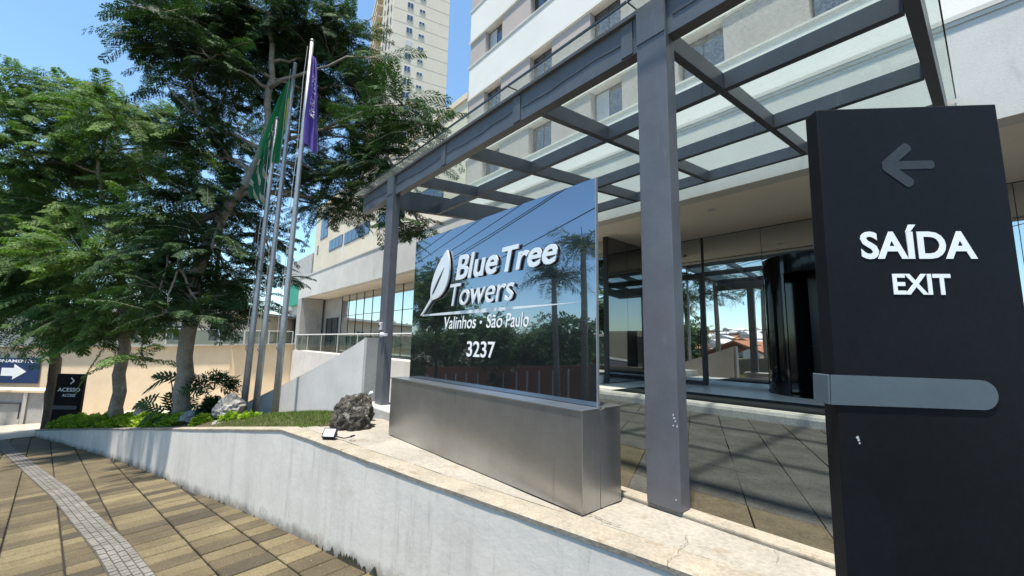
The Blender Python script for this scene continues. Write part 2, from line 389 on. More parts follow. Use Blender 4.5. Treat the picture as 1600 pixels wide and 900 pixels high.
# tactile strip of small pale bricks, laid over the tiles in its own bed
tb = MB(); bed = MB(); s = 0.0; pts = []
x = -2.5
while x > -25: pts.append(Vector((x, tac_y(x), 0))); x -= .06
acc = [0.0]
for a, b in zip(pts, pts[1:]): acc.append(acc[-1] + (b - a).length)
def on_path(s):
    i = min(max(int(np.searchsorted(acc, s)) - 1, 0), len(pts) - 2); t = (s - acc[i]) / (acc[i + 1] - acc[i])
    p = pts[i].lerp(pts[i + 1], t); i0 = max(i - 8, 0); i1 = min(i + 9, len(pts) - 1); d = (pts[i1] - pts[i0]).normalized(); return p, d
def P3(p, dz): return (p.x, p.y, pave(p.x, p.y) + dz)
s = 0.0; row = 0
while s < acc[-1] - .2:
    p, d = on_path(s); q, d2 = on_path(s + .5); n1 = Vector((-d.y, d.x, 0)); n2 = Vector((-d2.y, d2.x, 0))
    bed.hexa([P3(p - n1 * .14, -.02), P3(q - n2 * .14, -.02), P3(q + n2 * .14, -.02), P3(p + n1 * .14, -.02),
              P3(p - n1 * .14, .006), P3(q - n2 * .14, .006), P3(q + n2 * .14, .006), P3(p + n1 * .14, .006)]); s += .5
L1 = .098
for lane in range(4):
    s = .05 + (lane % 2) * .05
    while s < acc[-1] - .2:
        p, d = on_path(s); q, d2 = on_path(s + L1 - .012); n1 = Vector((-d.y, d.x, 0)); n2 = Vector((-d2.y, d2.x, 0))
        a0 = -.132 + lane * .066 + .004; a1 = a0 + .057; h = .012 + random.uniform(-.002, .003)
        tb.hexa([P3(p + n1 * a0, 0), P3(q + n2 * a0, 0), P3(q + n2 * a1, 0), P3(p + n1 * a1, 0),
                 P3(p + n1 * a0, h), P3(q + n2 * a0, h), P3(q + n2 * a1, h), P3(p + n1 * a1, h)])
        s += L1
bed.build('tactile_bed', M['joint'], side, fix=False)
kind(tb.build('tactile_bricks', M['tactile'], side, fix=False), 'stuff')

# ------------------------------------------------------------------ planter wall, ledge, driveway
pw = thing('planter_wall', (-10, 0.2, -1.4), 'long low white rendered wall curving along the sidewalk, stained at its foot', 'wall')
mb = MB(); cop = MB(); X = np.concatenate([np.linspace(1.6, -5.8, 40), np.linspace(-6.1, -24.3, 40)])
cs = []
for x in X:
    t = Vector((1, (wy(x + .2) - wy(x - .2)) / .4, 0)).normalized(); n = Vector((-t.y, t.x, 0))
    cs.append((Vector((x, wy(x), 0)), n))
for (p, n), (q, m_) in zip(cs, cs[1:]):
    za, zb = gz(p.x) - .035, gz(q.x) - .035; pa, qa = p + n * .2, q + m_ * .2; f = .012
    mb.hexa([(p.x, p.y, pave(p.x, p.y) - .25), (q.x, q.y, pave(q.x, q.y) - .25), (qa.x, qa.y, pave(q.x, q.y) - .25), (pa.x, pa.y, pave(p.x, p.y) - .25),
             (p.x, p.y, za), (q.x, q.y, zb), (qa.x, qa.y, zb), (pa.x, pa.y, za)])
# coping: one continuous lofted strip with a slightly uneven front lip
prof = [(-.006, -.036), (-.008, -.008), (.004, .001), (.10, .003), (.195, .0), (.198, -.036)]
rows = []
for p, n in cs:
    rows.append([p + n * (a + .004 * noise.noise(Vector((p.x * 3, a * 9, 1)))) + Vector((0, 0, gz(p.x) + b + .004 * noise.noise(Vector((p.x * 5, a * 6, 7))))) for a, b in prof])
cv = [v for r in rows for v in r]; k = len(prof)
cop.add(cv, [(i * k + j, i * k + j + 1, (i + 1) * k + j + 1, (i + 1) * k + j) for i in range(len(rows) - 1) for j in range(k - 1)])
w_ = mb.build('wall', M['wall_white'], pw, fix=False)
bm = bmesh.new(); bm.from_mesh(w_.data); bmesh.ops.remove_doubles(bm, verts=bm.verts, dist=.0005); bm.to_mesh(w_.data); bm.free()
cop.build('coping', M['coping'], pw, fix=False)
moss = MB()   # dark growth along the foot of the wall
for i in range(80):
    x = random.choice([random.uniform(-23, -2.6), random.gauss(-4.1, .35)]); n = Vector((-.24, .97, 0)); p = Vector((x, wy(x) - .004, 0)); z = pave(x, p.y)
    h = random.choice([.015, .02, .03, .03, .05]) * (1.6 if -4.6 < x < -3.3 else 1); w = random.uniform(.015, .07)
    moss.add([(x - w, wy(x - w) - .012, z - .01), (x + w, wy(x + w) - .012, z - .01), (x + w * .5, wy(x + w * .5) - .004, z + h * .5), (x + random.uniform(-.2, .3) * w, p.y - .002, z + h), (x - w * .6, wy(x - w * .6) - .004, z + h * .4)], [(0, 1, 2, 3, 4)])
M['mossy'] = surf('dark_moss', (.035, .035, .022), .4, 9, .95)
kind(moss.build('moss_growth', M['mossy'], pw, fix=False), 'stuff')

# screed ledge between the coping and the driveway kerb
mb = MB(); X = np.linspace(1.6, -6.6, 60)
rows = []
for x in X:
    y0 = wy(x) + .212; y1 = 2.715
    rows.append([(x, y0 + (y1 - y0) * t, -.004 + .006 * noise.noise(Vector((x * 2, t * 3, 3))) + (gz(x) if x < -5.8 else 0)) for t in (0, .02, .2, .4, .6, .8, .98, 1)])
mb.add([v for r in rows for v in r], [(i * 8 + j, i * 8 + j + 1, i * 8 + 9 + j, i * 8 + 8 + j) for i in range(len(rows) - 1) for j in range(7)])
kind(mb.build('ledge', M['ledge'], fix=True), 'structure')
mb = MB(); mb.box(-5.3, 2.2, 2.722, 2.858, -.3, .022)
kind(mb.build('driveway_kerb', M['coping'], bevel=.012), 'structure')
mb = MB(); mb.box(-6.62, -5.32, 2.56, 2.95, -.3, .125)
kind(mb.build('post_plinth', M['conc'], bevel=.02), 'structure')

def at_z(x, y, z):
    d = np.array(CR) @ np.array([x - 800., -(y - 450.), -645.]); t = (z - CAM_H) / d[2]; return d * t + np.array([0, 0, CAM_H])
crk = MB()
for path, w0 in (([(1040, 888), (1046, 874), (1058, 866), (1062, 855), (1076, 846), (1070, 838), (1074, 832)], .007), ([(1212, 878), (1218, 868), (1210, 860), (1222, 850)], .005), ([(905, 806), (918, 803), (930, 806), (948, 815), (970, 822)], .018),
                 ([(620, 690), (640, 700), (670, 706)], .008), ([(560, 686), (590, 690), (612, 683)], .012), ([(735, 757), (760, 770), (790, 776)], .006), ([(1090, 850), (1120, 862), (1135, 872), (1160, 884)], .006)):
    for i in range(len(path) - 1):
        for k in range(4):
            a_ = at_z(*[path[i][j] + (path[i + 1][j] - path[i][j]) * k / 4 for j in (0, 1)], .008); b_ = at_z(*[path[i][j] + (path[i + 1][j] - path[i][j]) * (k + 1) / 4 for j in (0, 1)], .008)
            j_ = np.array([random.gauss(0, .006), random.gauss(0, .006), 0]); d_ = b_ - a_; n_ = np.array([-d_[1], d_[0], 0]); n_ = n_ / np.linalg.norm(n_) * w0 * random.uniform(.2, 1) * .28
            crk.add([a_ - n_, b_ - n_ * .7 + j_, b_ + n_ + j_, a_ + n_ * .8], [(0, 1, 2, 3)])
M['crack'] = surf('dark_crack', (.12, .09, .055), .4, 20, .95)
kind(crk.build('ledge_cracks', M['crack'], fix=False), 'structure')
# driveway: bed and slanted dark stone slabs
drv = MB().box(-6.4, 8, 2.86, 7.14, -.3, -.05).build('driveway', M['joint']); kind(drv, 'structure')
ROWS = [2.862, 3.31, 4.12, 4.93, 5.66, 6.42, 7.138]; SL = -.478
for r in range(len(ROWS) - 1):
    ya, yb = ROWS[r], ROWS[r + 1]; g_ = .0035
    k0 = -9
    for k in range(-18, 26):
        o_ = -.76 + k * .458
        xa = lambda y: o_ + SL * (y - 3.235); w = .458
        c = [(xa(ya) + g_, ya + g_), (xa(ya) + w - g_, ya + g_), (xa(yb) + w - g_, yb - g_), (xa(yb) + g_, yb - g_)]
        cx_ = sum(q[0] for q in c) / 4
        if cx_ < -6.2 or cx_ > 4.5: continue
        c = [(x + random.uniform(-.006, .006), y + random.uniform(-.004, .004)) for x, y in c]
        zt = [-.012 + random.uniform(-.003, .003) for _ in c]
        mb = MB(); mb.hexa([(x, y, -.06) for x, y in c] + [(x, y, z) for (x, y), z in zip(c, zt)])
        mossy = (r == 0 and k % 3 != 0) or (r == 1 and k in (-4, -5))  # kerb-side slabs browned as if sunlit in front of the canopy shadow
        mb.build('stone_slab', M['slab_sunlit_moss'] if mossy else M['slab'], drv, bevel=.006)

# ramp behind the garden and entry court on the left
def rz(x, y):
    a = gz(x) - .07
    if x > -23: return a
    k = min(1, max(0, (-23 - x) / 1.2)) * min(1, max(0, (0.5 - y) / 2.5)); return a * (1 - k) + (pave(x, y) + .004) * k
mb = MB(); xs_ = list(np.linspace(-6.42, -27, 22)) + [-30, -34, -38, -44, -52, -62]
ysx = [-22, -16, -12, -8, -6, -4.8, -4, -3, -2, -1, 0, 1, 2, 2.86, 4, 5.5, 7.2]
b0 = []
for x in xs_:
    lo = wy(x) + .19 if x > -24.5 else -7.65
    b0.append([(x, lo + (7.2 - lo) * t, rz(x, lo + (7.2 - lo) * t)) for t in np.linspace(0, 1, 12)])
mb.add([v for r in b0 for v in r], [(i * 12 + j, i * 12 + j + 1, i * 12 + 13 + j, i * 12 + 12 + j) for i in range(len(b0) - 1) for j in range(11)])
kind(mb.build('driveway_ramp', M['ramp'], fix=True), 'structure')

# garden bed behind the wall
def gy1(x): return float(np.interp(x, [-26, -24.2, -20, -14, -10, -7, -5.8], [-2.4, -2.0, -.3, 1.5, 2.4, 2.6, 2.3]))
def bedz(x, t): return gz(x) - .03 + .16 * math.sin(math.pi * min(1, max(0, t * .9 + .02))) * min(1, max(0, (-5.5 - x) / 1.2)) + .02 * noise.noise(Vector((x * 2, t * 4, 0)))
mb = MB(); X = np.linspace(-5.7, -25.0, 70); b0 = []
for x in X:
    lo = wy(x) + .19 if x > -24.3 else wy(-24.3) + .19; hi = gy1(x)
    b0.append([(x, lo + (hi - lo) * t, bedz(x, t)) for t in np.linspace(0, 1, 12)] + [(x, hi + .05, gz(x) - .3)])
mb.add([v for r in b0 for v in r], [(i * 13 + j, i * 13 + j + 1, i * 13 + 14 + j, i * 13 + 13 + j) for i in range(len(b0) - 1) for j in range(12)])
kind(mb.build('garden_bed', M['soil'], smooth=True), 'structure')

# ------------------------------------------------------------------ canopy
SLP = .091
def cz(y, dz=0): return 3.45 + SLP * (y - 2.7) + dz
cn = thing('steel_canopy', (-4, 4.8, 0), 'dark grey steel canopy with glass roof over the hotel driveway', 'canopy')
mb = MB()
def prof_x(x0, x1, pts):   # extrude a Y-Z profile along X
    return MB().prism(pts, lambda y, z, x: (x, y, z), x0, x1)
fb = prof_x(-7.55, -.135, [(2.735, 3.45), (2.84, 3.45), (2.84, 3.80), (2.70, 3.80), (2.70, 3.762), (2.735, 3.752)])
fbo = fb.build('front_beam', M['steel'], cn, bevel=.004)
for a, b in [(-7.5, -6.42), (-6.12, -4.75), (-4.6, -3.25), (-3.08, -1.8), (-1.38, -.2)]:   # pressed bead along each beam segment
    pts = []; n_ = 24
    for i in range(n_ + 1):
        t = i / n_; x = a + (b - a) * t
        zz = 3.60 + .012 * math.sin(x * 5.1) + .004 * math.sin(x * 17); pts.append((x, 2.737, zz))
    MB().tube(pts, .012, 6).build('beam_bead', M['steel'], fbo)
for x in (-4.67, -3.16, -1.78):
    MB().box(x - .055, x + .055, 2.722, 2.738, 3.46, 3.75).build('splice_plate', M['steel'], fbo, bevel=.004)
for x0, x1 in ((-1.672, -1.425), (-6.394, -6.147)):
    zb = .024 if x0 > -3 else .126
    po = MB().box(x0, x1, 2.698, 2.828, zb, 3.80).build('post', M['steel'], cn, bevel=.006)
    MB().box(x0 + .004, x1 - .004, 2.690, 2.7, 3.47, 3.79).build('head_plate', M['steel'], po, bevel=.003)
    if x0 > -3: po['label'] = 'near canopy post with scuffed paint at its foot'
for i in range(7):
    x = -1.44 + random.uniform(-.03, .012); z = random.choice([.62, .64, .6, .57, .1])
    c = (x, 2.6965, z); w = random.uniform(.002, .008); h = random.uniform(.003, .010)
    MB().add([(x - w, 2.6965, z - h), (x + w, 2.6965, z - h * .6), (x + w * .6, 2.6965, z + h), (x - w * .4, 2.6965, z + h * .8)], [(0, 1, 2, 3)]).build('paint_chip', M['chip'], cn)
XB = [-6.93, -5.58, -4.23, -2.88, -1.53]; YP = [3.96, 5.37, 6.72]
def ybeam(x0, x1, ya, yb, h, name, z0=0):
    p = [(x0, ya, cz(ya, z0)), (x1, ya, cz(ya, z0)), (x1, yb, cz(yb, z0)), (x0, yb, cz(yb, z0)), (x0, ya, cz(ya, h)), (x1, ya, cz(ya, h)), (x1, yb, cz(yb, h)), (x0, yb, cz(yb, h))]
    return MB().hexa(p).build(name, M['steel_dark'], cn, bevel=.003)
for x in XB[1:]:
    ybeam(x - .035, x + .035, 2.842, 6.685, .172, 'cross_beam')
ybeam(-6.99, -6.89, 2.842, 7.285, .355, 'end_beam')
ybeam(-.225, -.135, 2.842, 7.285, .355, 'end_beam')
for y in YP:
    xe = [-6.888] + [q for x in XB[1:] for q in (x - .037, x + .037)] + [-.227]
    if y < 6.7:
        segs = [(xe[i], xe[i + 1]) for i in range(0, len(xe), 2)]
    else: segs = [(-6.888, -.227)]
    for a, b in segs:
        p = [(a, y - .033, cz(y)), (b, y - .033, cz(y)), (b, y + .033, cz(y)), (a, y + .033, cz(y)), (a, y - .033, cz(y, .172)), (b, y - .033, cz(y, .172)), (b, y + .033, cz(y, .172)), (a, y + .033, cz(y, .172))]
        MB().hexa(p).build('purlin', M['steel_dark'], cn, bevel=.003)
XG = [-7.66, -6.16, -4.67, -3.16, -1.68, -.062]; YG = [2.59, 5.365, 7.29]
for i in range(5):
    for j in range(2):
        a, b = XG[i] + .005, XG[i + 1] - .005; ya, yb = YG[j] + .004, YG[j + 1] - .004
        z = .366
        p = [(a, ya, cz(ya, z)), (b, ya, cz(ya, z)), (b, yb, cz(yb, z)), (a, yb, cz(yb, z)), (a, ya, cz(ya, z + .014)), (b, ya, cz(ya, z + .014)), (b, yb, cz(yb, z + .014)), (a, yb, cz(yb, z + .014))]
        pane = MB().hexa(p).build('glass_pane', M['canopy_glass'], cn)
        if j == 0: MB().box(a, b, ya - .012, ya - .002, cz(ya, z - .006), cz(ya, z + .018)).build('edge_trim', M['glass_edge'], pane)
        if i == 4:
            q = [(b + .002, ya, cz(ya, z - .006)), (b + .014, ya, cz(ya, z - .006)), (b + .014, yb, cz(yb, z - .006)), (b + .002, yb, cz(yb, z - .006))]
            MB().hexa(q + [(x, y, zz + .024) for x, y, zz in q]).build('edge_trim', M['glass_edge'], pane)
        if i > 0: MB().hexa([(a - .009, ya, cz(ya, z)), (a - .001, ya, cz(ya, z)), (a - .001, yb, cz(yb, z)), (a - .009, yb, cz(yb, z)),
                             (a - .009, ya, cz(ya, z + .012)), (a - .001, ya, cz(ya, z + .012)), (a - .001, yb, cz(yb, z + .012)), (a - .009, yb, cz(yb, z + .012))]).build('sealant_joint', M['glass_edge'], pane)

sc = thing('post_sensor', (-6.23, 2.69, 1.15), 'small white sensor box and round lamp fixed to the far canopy post', 'sensor')
MB().box(-6.31, -6.25, 2.655, 2.697, 1.26, 1.38).build('box', M['plastic_white'], sc, bevel=.006)
MB().box(-6.30, -6.26, 2.650, 2.656, 1.30, 1.34).build('window', M['frame_dark'], sc)
MB().tube([(-6.2, 2.695, 1.185), (-6.2, 2.66, 1.185), (-6.2, 2.64, 1.185)], [.036, .04, .03], 14).build('lamp_head', M['plastic_white'], sc, smooth=True)
MB().box(-6.15, -6.03, 2.65, 2.69, 1.165, 1.205).build('bracket', M['plastic_white'], sc, bevel=.004)

# ------------------------------------------------------------------ lettering
def text_mesh(body, height, width=None, shear=0.0, bold=0.0, depth=.004, space=1.0, align='LEFT'):
    cu = bpy.data.curves.new('lettering', 'FONT'); cu.body = body; cu.shear = shear; cu.offset = bold
    cu.extrude = 0; cu.space_character = space; cu.resolution_u = 4; cu.size = 1.0
    ob = bpy.data.objects.new('tmp', cu); COL.objects.link(ob)
    bpy.context.view_layer.update()
    ev = ob.evaluated_get(bpy.context.evaluated_depsgraph_get())
    me = bpy.data.meshes.new_from_object(ev)
    bpy.data.objects.remove(ob)
    co = np.array([v.co[:] for v in me.vertices]) if len(me.vertices) else np.zeros((0, 3))
    return me, co

def lettering(body, fn, x0, x1, z0, z1, mat, parent, name='lettering', shear=0, bold=.0, depth=.004, ref='H', space=1.0, base_drop=True):
    """fits text so that its bounding box spans x0..x1 and the cap height z0..z1; fn(u, z, d) -> world"""
    me, co = text_mesh(body, 1, None, shear, bold, depth, space)
    mr, cr = text_mesh(ref, 1, None, 0, bold, depth)
    h0, h1 = cr[:, 1].min(), cr[:, 1].max(); a, b = co[:, 0].min(), co[:, 0].max()
    bm = bmesh.new(); bm.from_mesh(me); bmesh.ops.remove_doubles(bm, verts=bm.verts, dist=1e-5)
    faces = list(bm.faces)
    r = bmesh.ops.extrude_face_region(bm, geom=faces)
    nv = {v for v in r['geom'] if isinstance(v, bmesh.types.BMVert)}
    o = wloc(parent)
    for v in bm.verts:
        u = x0 + (v.co.x - a) / (b - a) * (x1 - x0); z = z0 + (v.co.y - h0) / (h1 - h0) * (z1 - z0)
        v.co = Vector(fn(u, z, depth if v in nv else 0.0)) - o
    bmesh.ops.recalc_face_normals(bm, faces=bm.faces)
    for f_ in bm.faces: f_.smooth = False
    me2 = bpy.data.meshes.new(name); bm.to_mesh(me2); bm.free(); me2.materials.append(mat)
    ob = bpy.data.objects.new(name, me2); COL.objects.link(ob); ob.parent = parent; return ob

def fill_poly(pts, fn, depth, name, mat, parent):
    n = len(pts); mb = MB()
    mb.add([fn(u, z, 0) for u, z in pts] + [fn(u, z, depth) for u, z in pts],
           [tuple(range(n - 1, -1, -1)), tuple(range(n, 2 * n))] + [(i, (i + 1) % n, n + (i + 1) % n, n + i) for i in range(n)])
    return mb.build(name, mat, parent)

# ------------------------------------------------------------------ glass hotel sign
hs = thing('hotel_sign', (-3.3, 2.42, 0), 'dark glass hotel sign with silver lettering on a brushed steel base', 'sign')
base = MB().box(-4.765, -1.835, 2.205, 2.635, .004, .652).build('base', M['stainless'], hs, bevel=.004)
MB().box(-4.775, -1.825, 2.195, 2.385, .652, .664).build('cap_plate', M['stainless'], base, bevel=.003)
MB().box(-4.775, -1.825, 2.43, 2.645, .652, .664).build('cap_plate', M['stainless'], base, bevel=.003)
MB().box(-1.8345, -1.8315, 2.395, 2.412, .01, .65).build('weld_seam', M['stainless'], base)
MB().box(-4.685, -1.862, 2.398, 2.418, .655, 2.345).build('glass_panel', M['sign_glass'], hs, bevel=.002)
MB().box(-1.8615, -1.855, 2.396, 2.42, .655, 2.346).build('edge_profile', M['galv'], hs)
SF = lambda u, z, d: (u, 2.384 - d, z)
SF0 = lambda u, z, d: (u, 2.397 - d, z)
lettering('Blue', SF, -3.70, -2.985, 1.748, 2.008, M['silver'], hs, shear=.22, bold=.022, depth=.012, ref='B')
lettering('Tree', SF, -2.925, -2.225, 1.742, 1.975, M['silver'], hs, shear=.22, bold=.022, depth=.012, ref='T')
lettering('Towers', SF, -3.80, -2.745, 1.478, 1.712, M['silver'], hs, shear=.22, bold=.004, depth=.012, ref='T')
lettering('Valinhos', SF0, -3.925, -3.335, 1.236, 1.366, M['white_paint'], hs, shear=.16, bold=.004, depth=.003, ref='V')
lettering('S\u00e3o', SF0, -3.165, -2.925, 1.236, 1.366, M['white_paint'], hs, shear=.16, bold=.004, depth=.003, ref='S')
lettering('Paulo', SF0, -2.875, -2.57, 1.238, 1.366, M['white_paint'], hs, shear=.16, bold=.004, depth=.003, ref='P')
fill_poly([(-3.255 + .016 * math.cos(a), 1.292 + .016 * math.sin(a)) for a in np.linspace(0, 6.283, 13)[:-1]], SF0, .003, 'dot', M['white_paint'], hs)
lettering('3237', SF0, -3.478, -3.02, .955, 1.108, M['white_paint'], hs, bold=.012, depth=.003, ref='3')
fill_poly([(-4.44, 1.392), (-3.2, 1.386), (-1.99, 1.411), (-3.2, 1.424), (-4.40, 1.412)], SF0, .004, 'underline', M['silver'], hs)
def bez(p0, p1, p2, p3, n=14): return [tuple((1 - t) ** 3 * a + 3 * (1 - t) ** 2 * t * b + 3 * (1 - t) * t * t * c + t ** 3 * d for a, b, c, d in zip(p0, p1, p2, p3)) for t in np.linspace(0, 1, n)]
outer_l = bez((-4.20, 1.59), (-4.24, 1.78), (-4.08, 1.98), (-3.885, 2.108)); outer_r = bez((-3.885, 2.108), (-3.77, 1.92), (-3.80, 1.66), (-4.04, 1.585))
fill_poly(outer_l + outer_r[1:] + [(-4.16, 1.565)], SF, .02, 'leaf_emblem', M['silver'], hs)
SF2 = lambda u, z, d: (u, 2.3635 - d, z)
fill_poly(bez((-4.17, 1.63), (-4.12, 1.72), (-4.02, 1.82), (-3.925, 1.915)) + bez((-3.925, 1.915), (-3.97, 1.83), (-4.06, 1.72), (-4.15, 1.625))[1:-1], SF2, .002, 'leaf_vein', M['frame_dark'], hs)
fill_poly(bez((-4.44, 1.40), (-4.34, 1.47), (-4.27, 1.54), (-4.205, 1.60)) + bez((-4.165, 1.575), (-4.24, 1.52), (-4.31, 1.46), (-4.40, 1.40)), SF, .014, 'leaf_stalk', M['silver'], hs)

# ------------------------------------------------------------------ exit totem on the right
A = Vector((-.305, 1.508, 0)); U = Vector((.7196, .6944, 0)); NV = Vector((.6944, -.7196, 0))
et = thing('exit_totem', (A.x + U.x * .25, A.y + U.y * .25, -.63), 'tall navy exit totem reading SAIDA and EXIT in the right foreground', 'sign')
def EF(u, z, d): p = A + U * u + NV * d; return (p.x, p.y, z)
zt = 1.846
mb = MB(); mb.hexa([EF(-.03, -.66, 0), EF(.512, -.66, 0), EF(.512, -.66, -.058), EF(-.03, -.66, -.058), EF(0, zt, 0), EF(.512, zt, 0), EF(.512, zt, -.058), EF(0, zt, -.058)])
mb.build('panel', M['totem'], et, bevel=.004)
def arrow_arm(u0, z0, u1, z1, w):
    d = Vector((u1 - u0, z1 - z0)); d.normalize(); n = Vector((-d.y, d.x)) * w / 2
    return [(u0 + n.x, z0 + n.y), (u0 - n.x, z0 - n.y), (u1 - n.x, z1 - n.y), (u1 + n.x, z1 + n.y)]
E1 = lambda u, z, d: EF(u, z, .0005 + d)
def rpoly(u0, z0, u1, z1, w):
    d = Vector((u1 - u0, z1 - z0)).normalized(); n = Vector((-d.y, d.x)) * w / 2; pts = []
    for c, s in ((Vector((u1, z1)), 1), (Vector((u0, z0)), -1)):
        for k in range(7):
            a = math.pi * (k / 6 - .5); pts.append(tuple(c + d * s * .35 * w * math.cos(a) + n * s * math.sin(a)))
    return pts
fill_poly(rpoly(.186, 1.658, .248, 1.713, .030), E1, .0008, 'arrow_arm', M['arrow_grey'], et)
fill_poly(rpoly(.186, 1.653, .246, 1.600, .030), E1, .0011, 'arrow_arm', M['arrow_grey'], et)
fill_poly(rpoly(.215, 1.656, .312, 1.657, .026), E1, .0005, 'arrow_shaft', M['arrow_grey'], et)
lettering('SA\u00cdDA', E1, .092, .405, 1.367, 1.449, M['white_paint'], et, bold=.028, depth=.0016, ref='D')
lettering('EXIT', E1, .170, .326, 1.261, 1.322, M['white_paint'], et, bold=.025, depth=.0016, ref='E')
bp = [(-.028, .942), (.368, .940)] + [(.368 + .0405 * math.cos(a), .9805 + .0405 * math.sin(a)) for a in np.linspace(-math.pi / 2, math.pi / 2, 13)[1:-1]] + [(.368, 1.021), (-.024, 1.026)]
fill_poly(bp, lambda u, z, d: EF(u, z, .0006 + d), .004, 'slate_band', M['totem_band'], et)
mb = MB(); mb.hexa([EF(-.0345, .942, .0046), EF(-.029, .942, .0046), EF(-.029, .942, -.066), EF(-.0345, .942, -.066), EF(-.0315, 1.026, .0046), EF(-.026, 1.026, .0046), EF(-.026, 1.026, -.066), EF(-.0315, 1.026, -.066)])
mb.build('slate_band', M['totem_band'], et, bevel=.002)
for u, z, s_ in ((.037, .853, .005), (.039, .846, .004), (.041, .838, .003), (-.004, 1.021, .003)):
    fill_poly([(u - s_, z), (u - s_ * .2, z - s_ * .9), (u + s_ * .9, z - s_ * .2), (u + s_ * .2, z + s_)], E1, .0006, 'paint_chip', M['chip'], et)

# ------------------------------------------------------------------ hotel: tower, podium, entrance
ht = thing('hotel_building', (-8, 10, 0), 'white banded hotel tower with glazed entrance podium beneath', 'building')
TX0, TX1, TY, TD = -15.36, 16.0, 10.2, 16.0
ROW = [5.27 + 2.97 * i for i in range(6)]; RH = 1.19; TOP = 46.0
MB().box(TX0 + .3, TX1 - .3, TY + .32, TY + TD, 3.9, TOP).build('core', M['tower_white'], ht)
MB().box(TX0 - .02, TX0 + .3, TY + .3, TY + TD, 3.9, TOP).build('side_wall', M['tower_white'], ht)
MB().box(TX1 - .3, TX1, TY + .3, TY + TD, 3.9, TOP).build('side_wall', M['tower_white'], ht)
edges = [3.95]
for z in ROW: edges += [z, z + RH]
edges.append(TOP)
for i in range(0, len(edges), 2):
    a, b = edges[i], edges[i + 1]
    bd = MB().box(TX0, TX1, TY, TY + .315, a, b).build('white_band', M['tower_white'], ht)
    if i > 0:  # moulding at the foot of the white band, above the windows
        MB().prism([(TY - .004, a + .02), (TY - .034, a + .03), (TY - .034, a + .08), (TY - .02, a + .10), (TY - .02, a + .15), (TY - .004, a + .17)], lambda y, z, x: (x, y, z), TX0 - .07, TX1).build('moulding', M['cornice'], bd)
    if i < len(edges) - 2:
        MB().prism([(TY - .004, b - .14), (TY - .018, b - .13), (TY - .018, b - .08), (TY - .034, b - .06), (TY - .034, b - .01), (TY - .004, b - .003)], lambda y, z, x: (x, y, z), TX0 - .07, TX1).build('sill_moulding', M['cornice'], bd)
WLX = [-14.16 + 3.03 * k for k in range(10)]; WW = 1.22
for r, z in enumerate(ROW):
    xs2 = [TX0 + .01]
    for x in WLX: xs2 += [x, x + WW]
    xs2.append(TX1 - .01)
    for k in range(0, len(xs2), 2):
        MB().box(xs2[k], xs2[k + 1], TY + .03, TY + .318, z + .001, z + RH - .001).build('pink_pier', M['tower_pink'], ht)
    if r > 4: continue
    for k, x in enumerate(WLX[:7]):
        w = MB().box(x + .001, x + WW - .001, TY + .285, TY + .317, z + .002, z + RH - .002).build('window', M['frame_dark'], ht)
        for s_ in (0, 1):
            xa = x + .05 + s_ * (WW / 2 - .025); xb = xa + WW / 2 - .075
            MB().box(xa, xb, TY + .268, TY + .284, z + .06, z + RH - .06).build('pane', M['window_dark'], w)
        if (r * 3 + k) % 4 == 1:
            MB().box(x + .06, x + WW * .5 - .04, TY + .262, TY + .267, z + .07, z + RH - .07).build('blind', M['curtain'], w)
        MB().box(x + .03, x + WW - .03, TY + .20, TY + .284, z + .002, z + .05).build('sill', M['frame_dark'], w)

PX0, PX1 = -31.3, 12.0
MB().box(PX0, PX1, 7.30, 7.62, 3.83, 5.28).build('fascia', M['fascia'], ht)
fc = MB().prism([(7.296, 5.18), (7.282, 5.19), (7.282, 5.24), (7.268, 5.25), (7.268, 5.31), (7.60, 5.315), (7.60, 5.285), (7.296, 5.283)], lambda y, z, x: (x, y, z), PX0 - .06, PX1).build('fascia_moulding', M['cornice'], ht)
MB().box(PX0, PX1, 7.625, 10.19, 5.05, 5.2).build('podium_roof', M['conc'], ht)
sf = MB().box(PX0 + .02, PX1, 7.625, 10.6, 3.86, 4.0).build('soffit', M['soffit'], ht)
for x, y in ((-3.54, 8.34), (-6.05, 8.55), (-1.1, 8.3), (-8.6, 8.4), (-16, 8.2), (-23.7, 7.9)):
    d_ = MB().tube([(x, y, 3.858), (x, y, 3.848)], [.075, .085], 20).build('downlight', M['downlight'], sf)
    MB().tube([(x, y, 3.8475), (x, y, 3.8455)], .052, 16).build('lens', M['plastic_white'], d_)
MB().tube([(-5.95, 8.75, 3.855), (-5.95, 8.75, 3.80)], [.04, .035], 10).build('ceiling_camera', M['plastic_white'], sf)
# entrance floor, kerb, mat
fl = MB().box(-6.32, 9, 7.302, 12.0, -.2, .15).build('entrance_floor', M['floor_tile']); kind(fl, 'structure')
kb = MB(); n_ = 40; sec = [(7.145, -.1), (7.145, .09), (7.165, .135), (7.21, .152), (7.30, .152), (7.30, -.1)]
vs = []
for i in range(n_ + 1):
    x = -7.2 + 16 * i / n_
    for y, z in sec: vs.append((x, y + .006 * noise.noise(Vector((x * 2.3, z * 9, 0))), z + .006 * noise.noise(Vector((x * 1.7, y * 3, 4)))))
kb.add(vs, [(i * 6 + j, i * 6 + (j + 1) % 6, i * 6 + 6 + (j + 1) % 6, i * 6 + 6 + j) for i in range(n_) for j in range(6)])
kind(kb.build('entrance_kerb', M['kerb']), 'structure')
mt = MB(); mt.box(-5.35, 2.2, 7.36, 8.5, .152, .160)
for i in range(28): mt.box(-5.33, 2.18, 7.385 + i * .04, 7.405 + i * .04, .1605, .1665)
tag(at_base(mt.build('entrance_mat', M['mat']), (-2.5, 7.9, .152)), 'dark ribbed mat along the kerb before the entrance doors', 'mat')

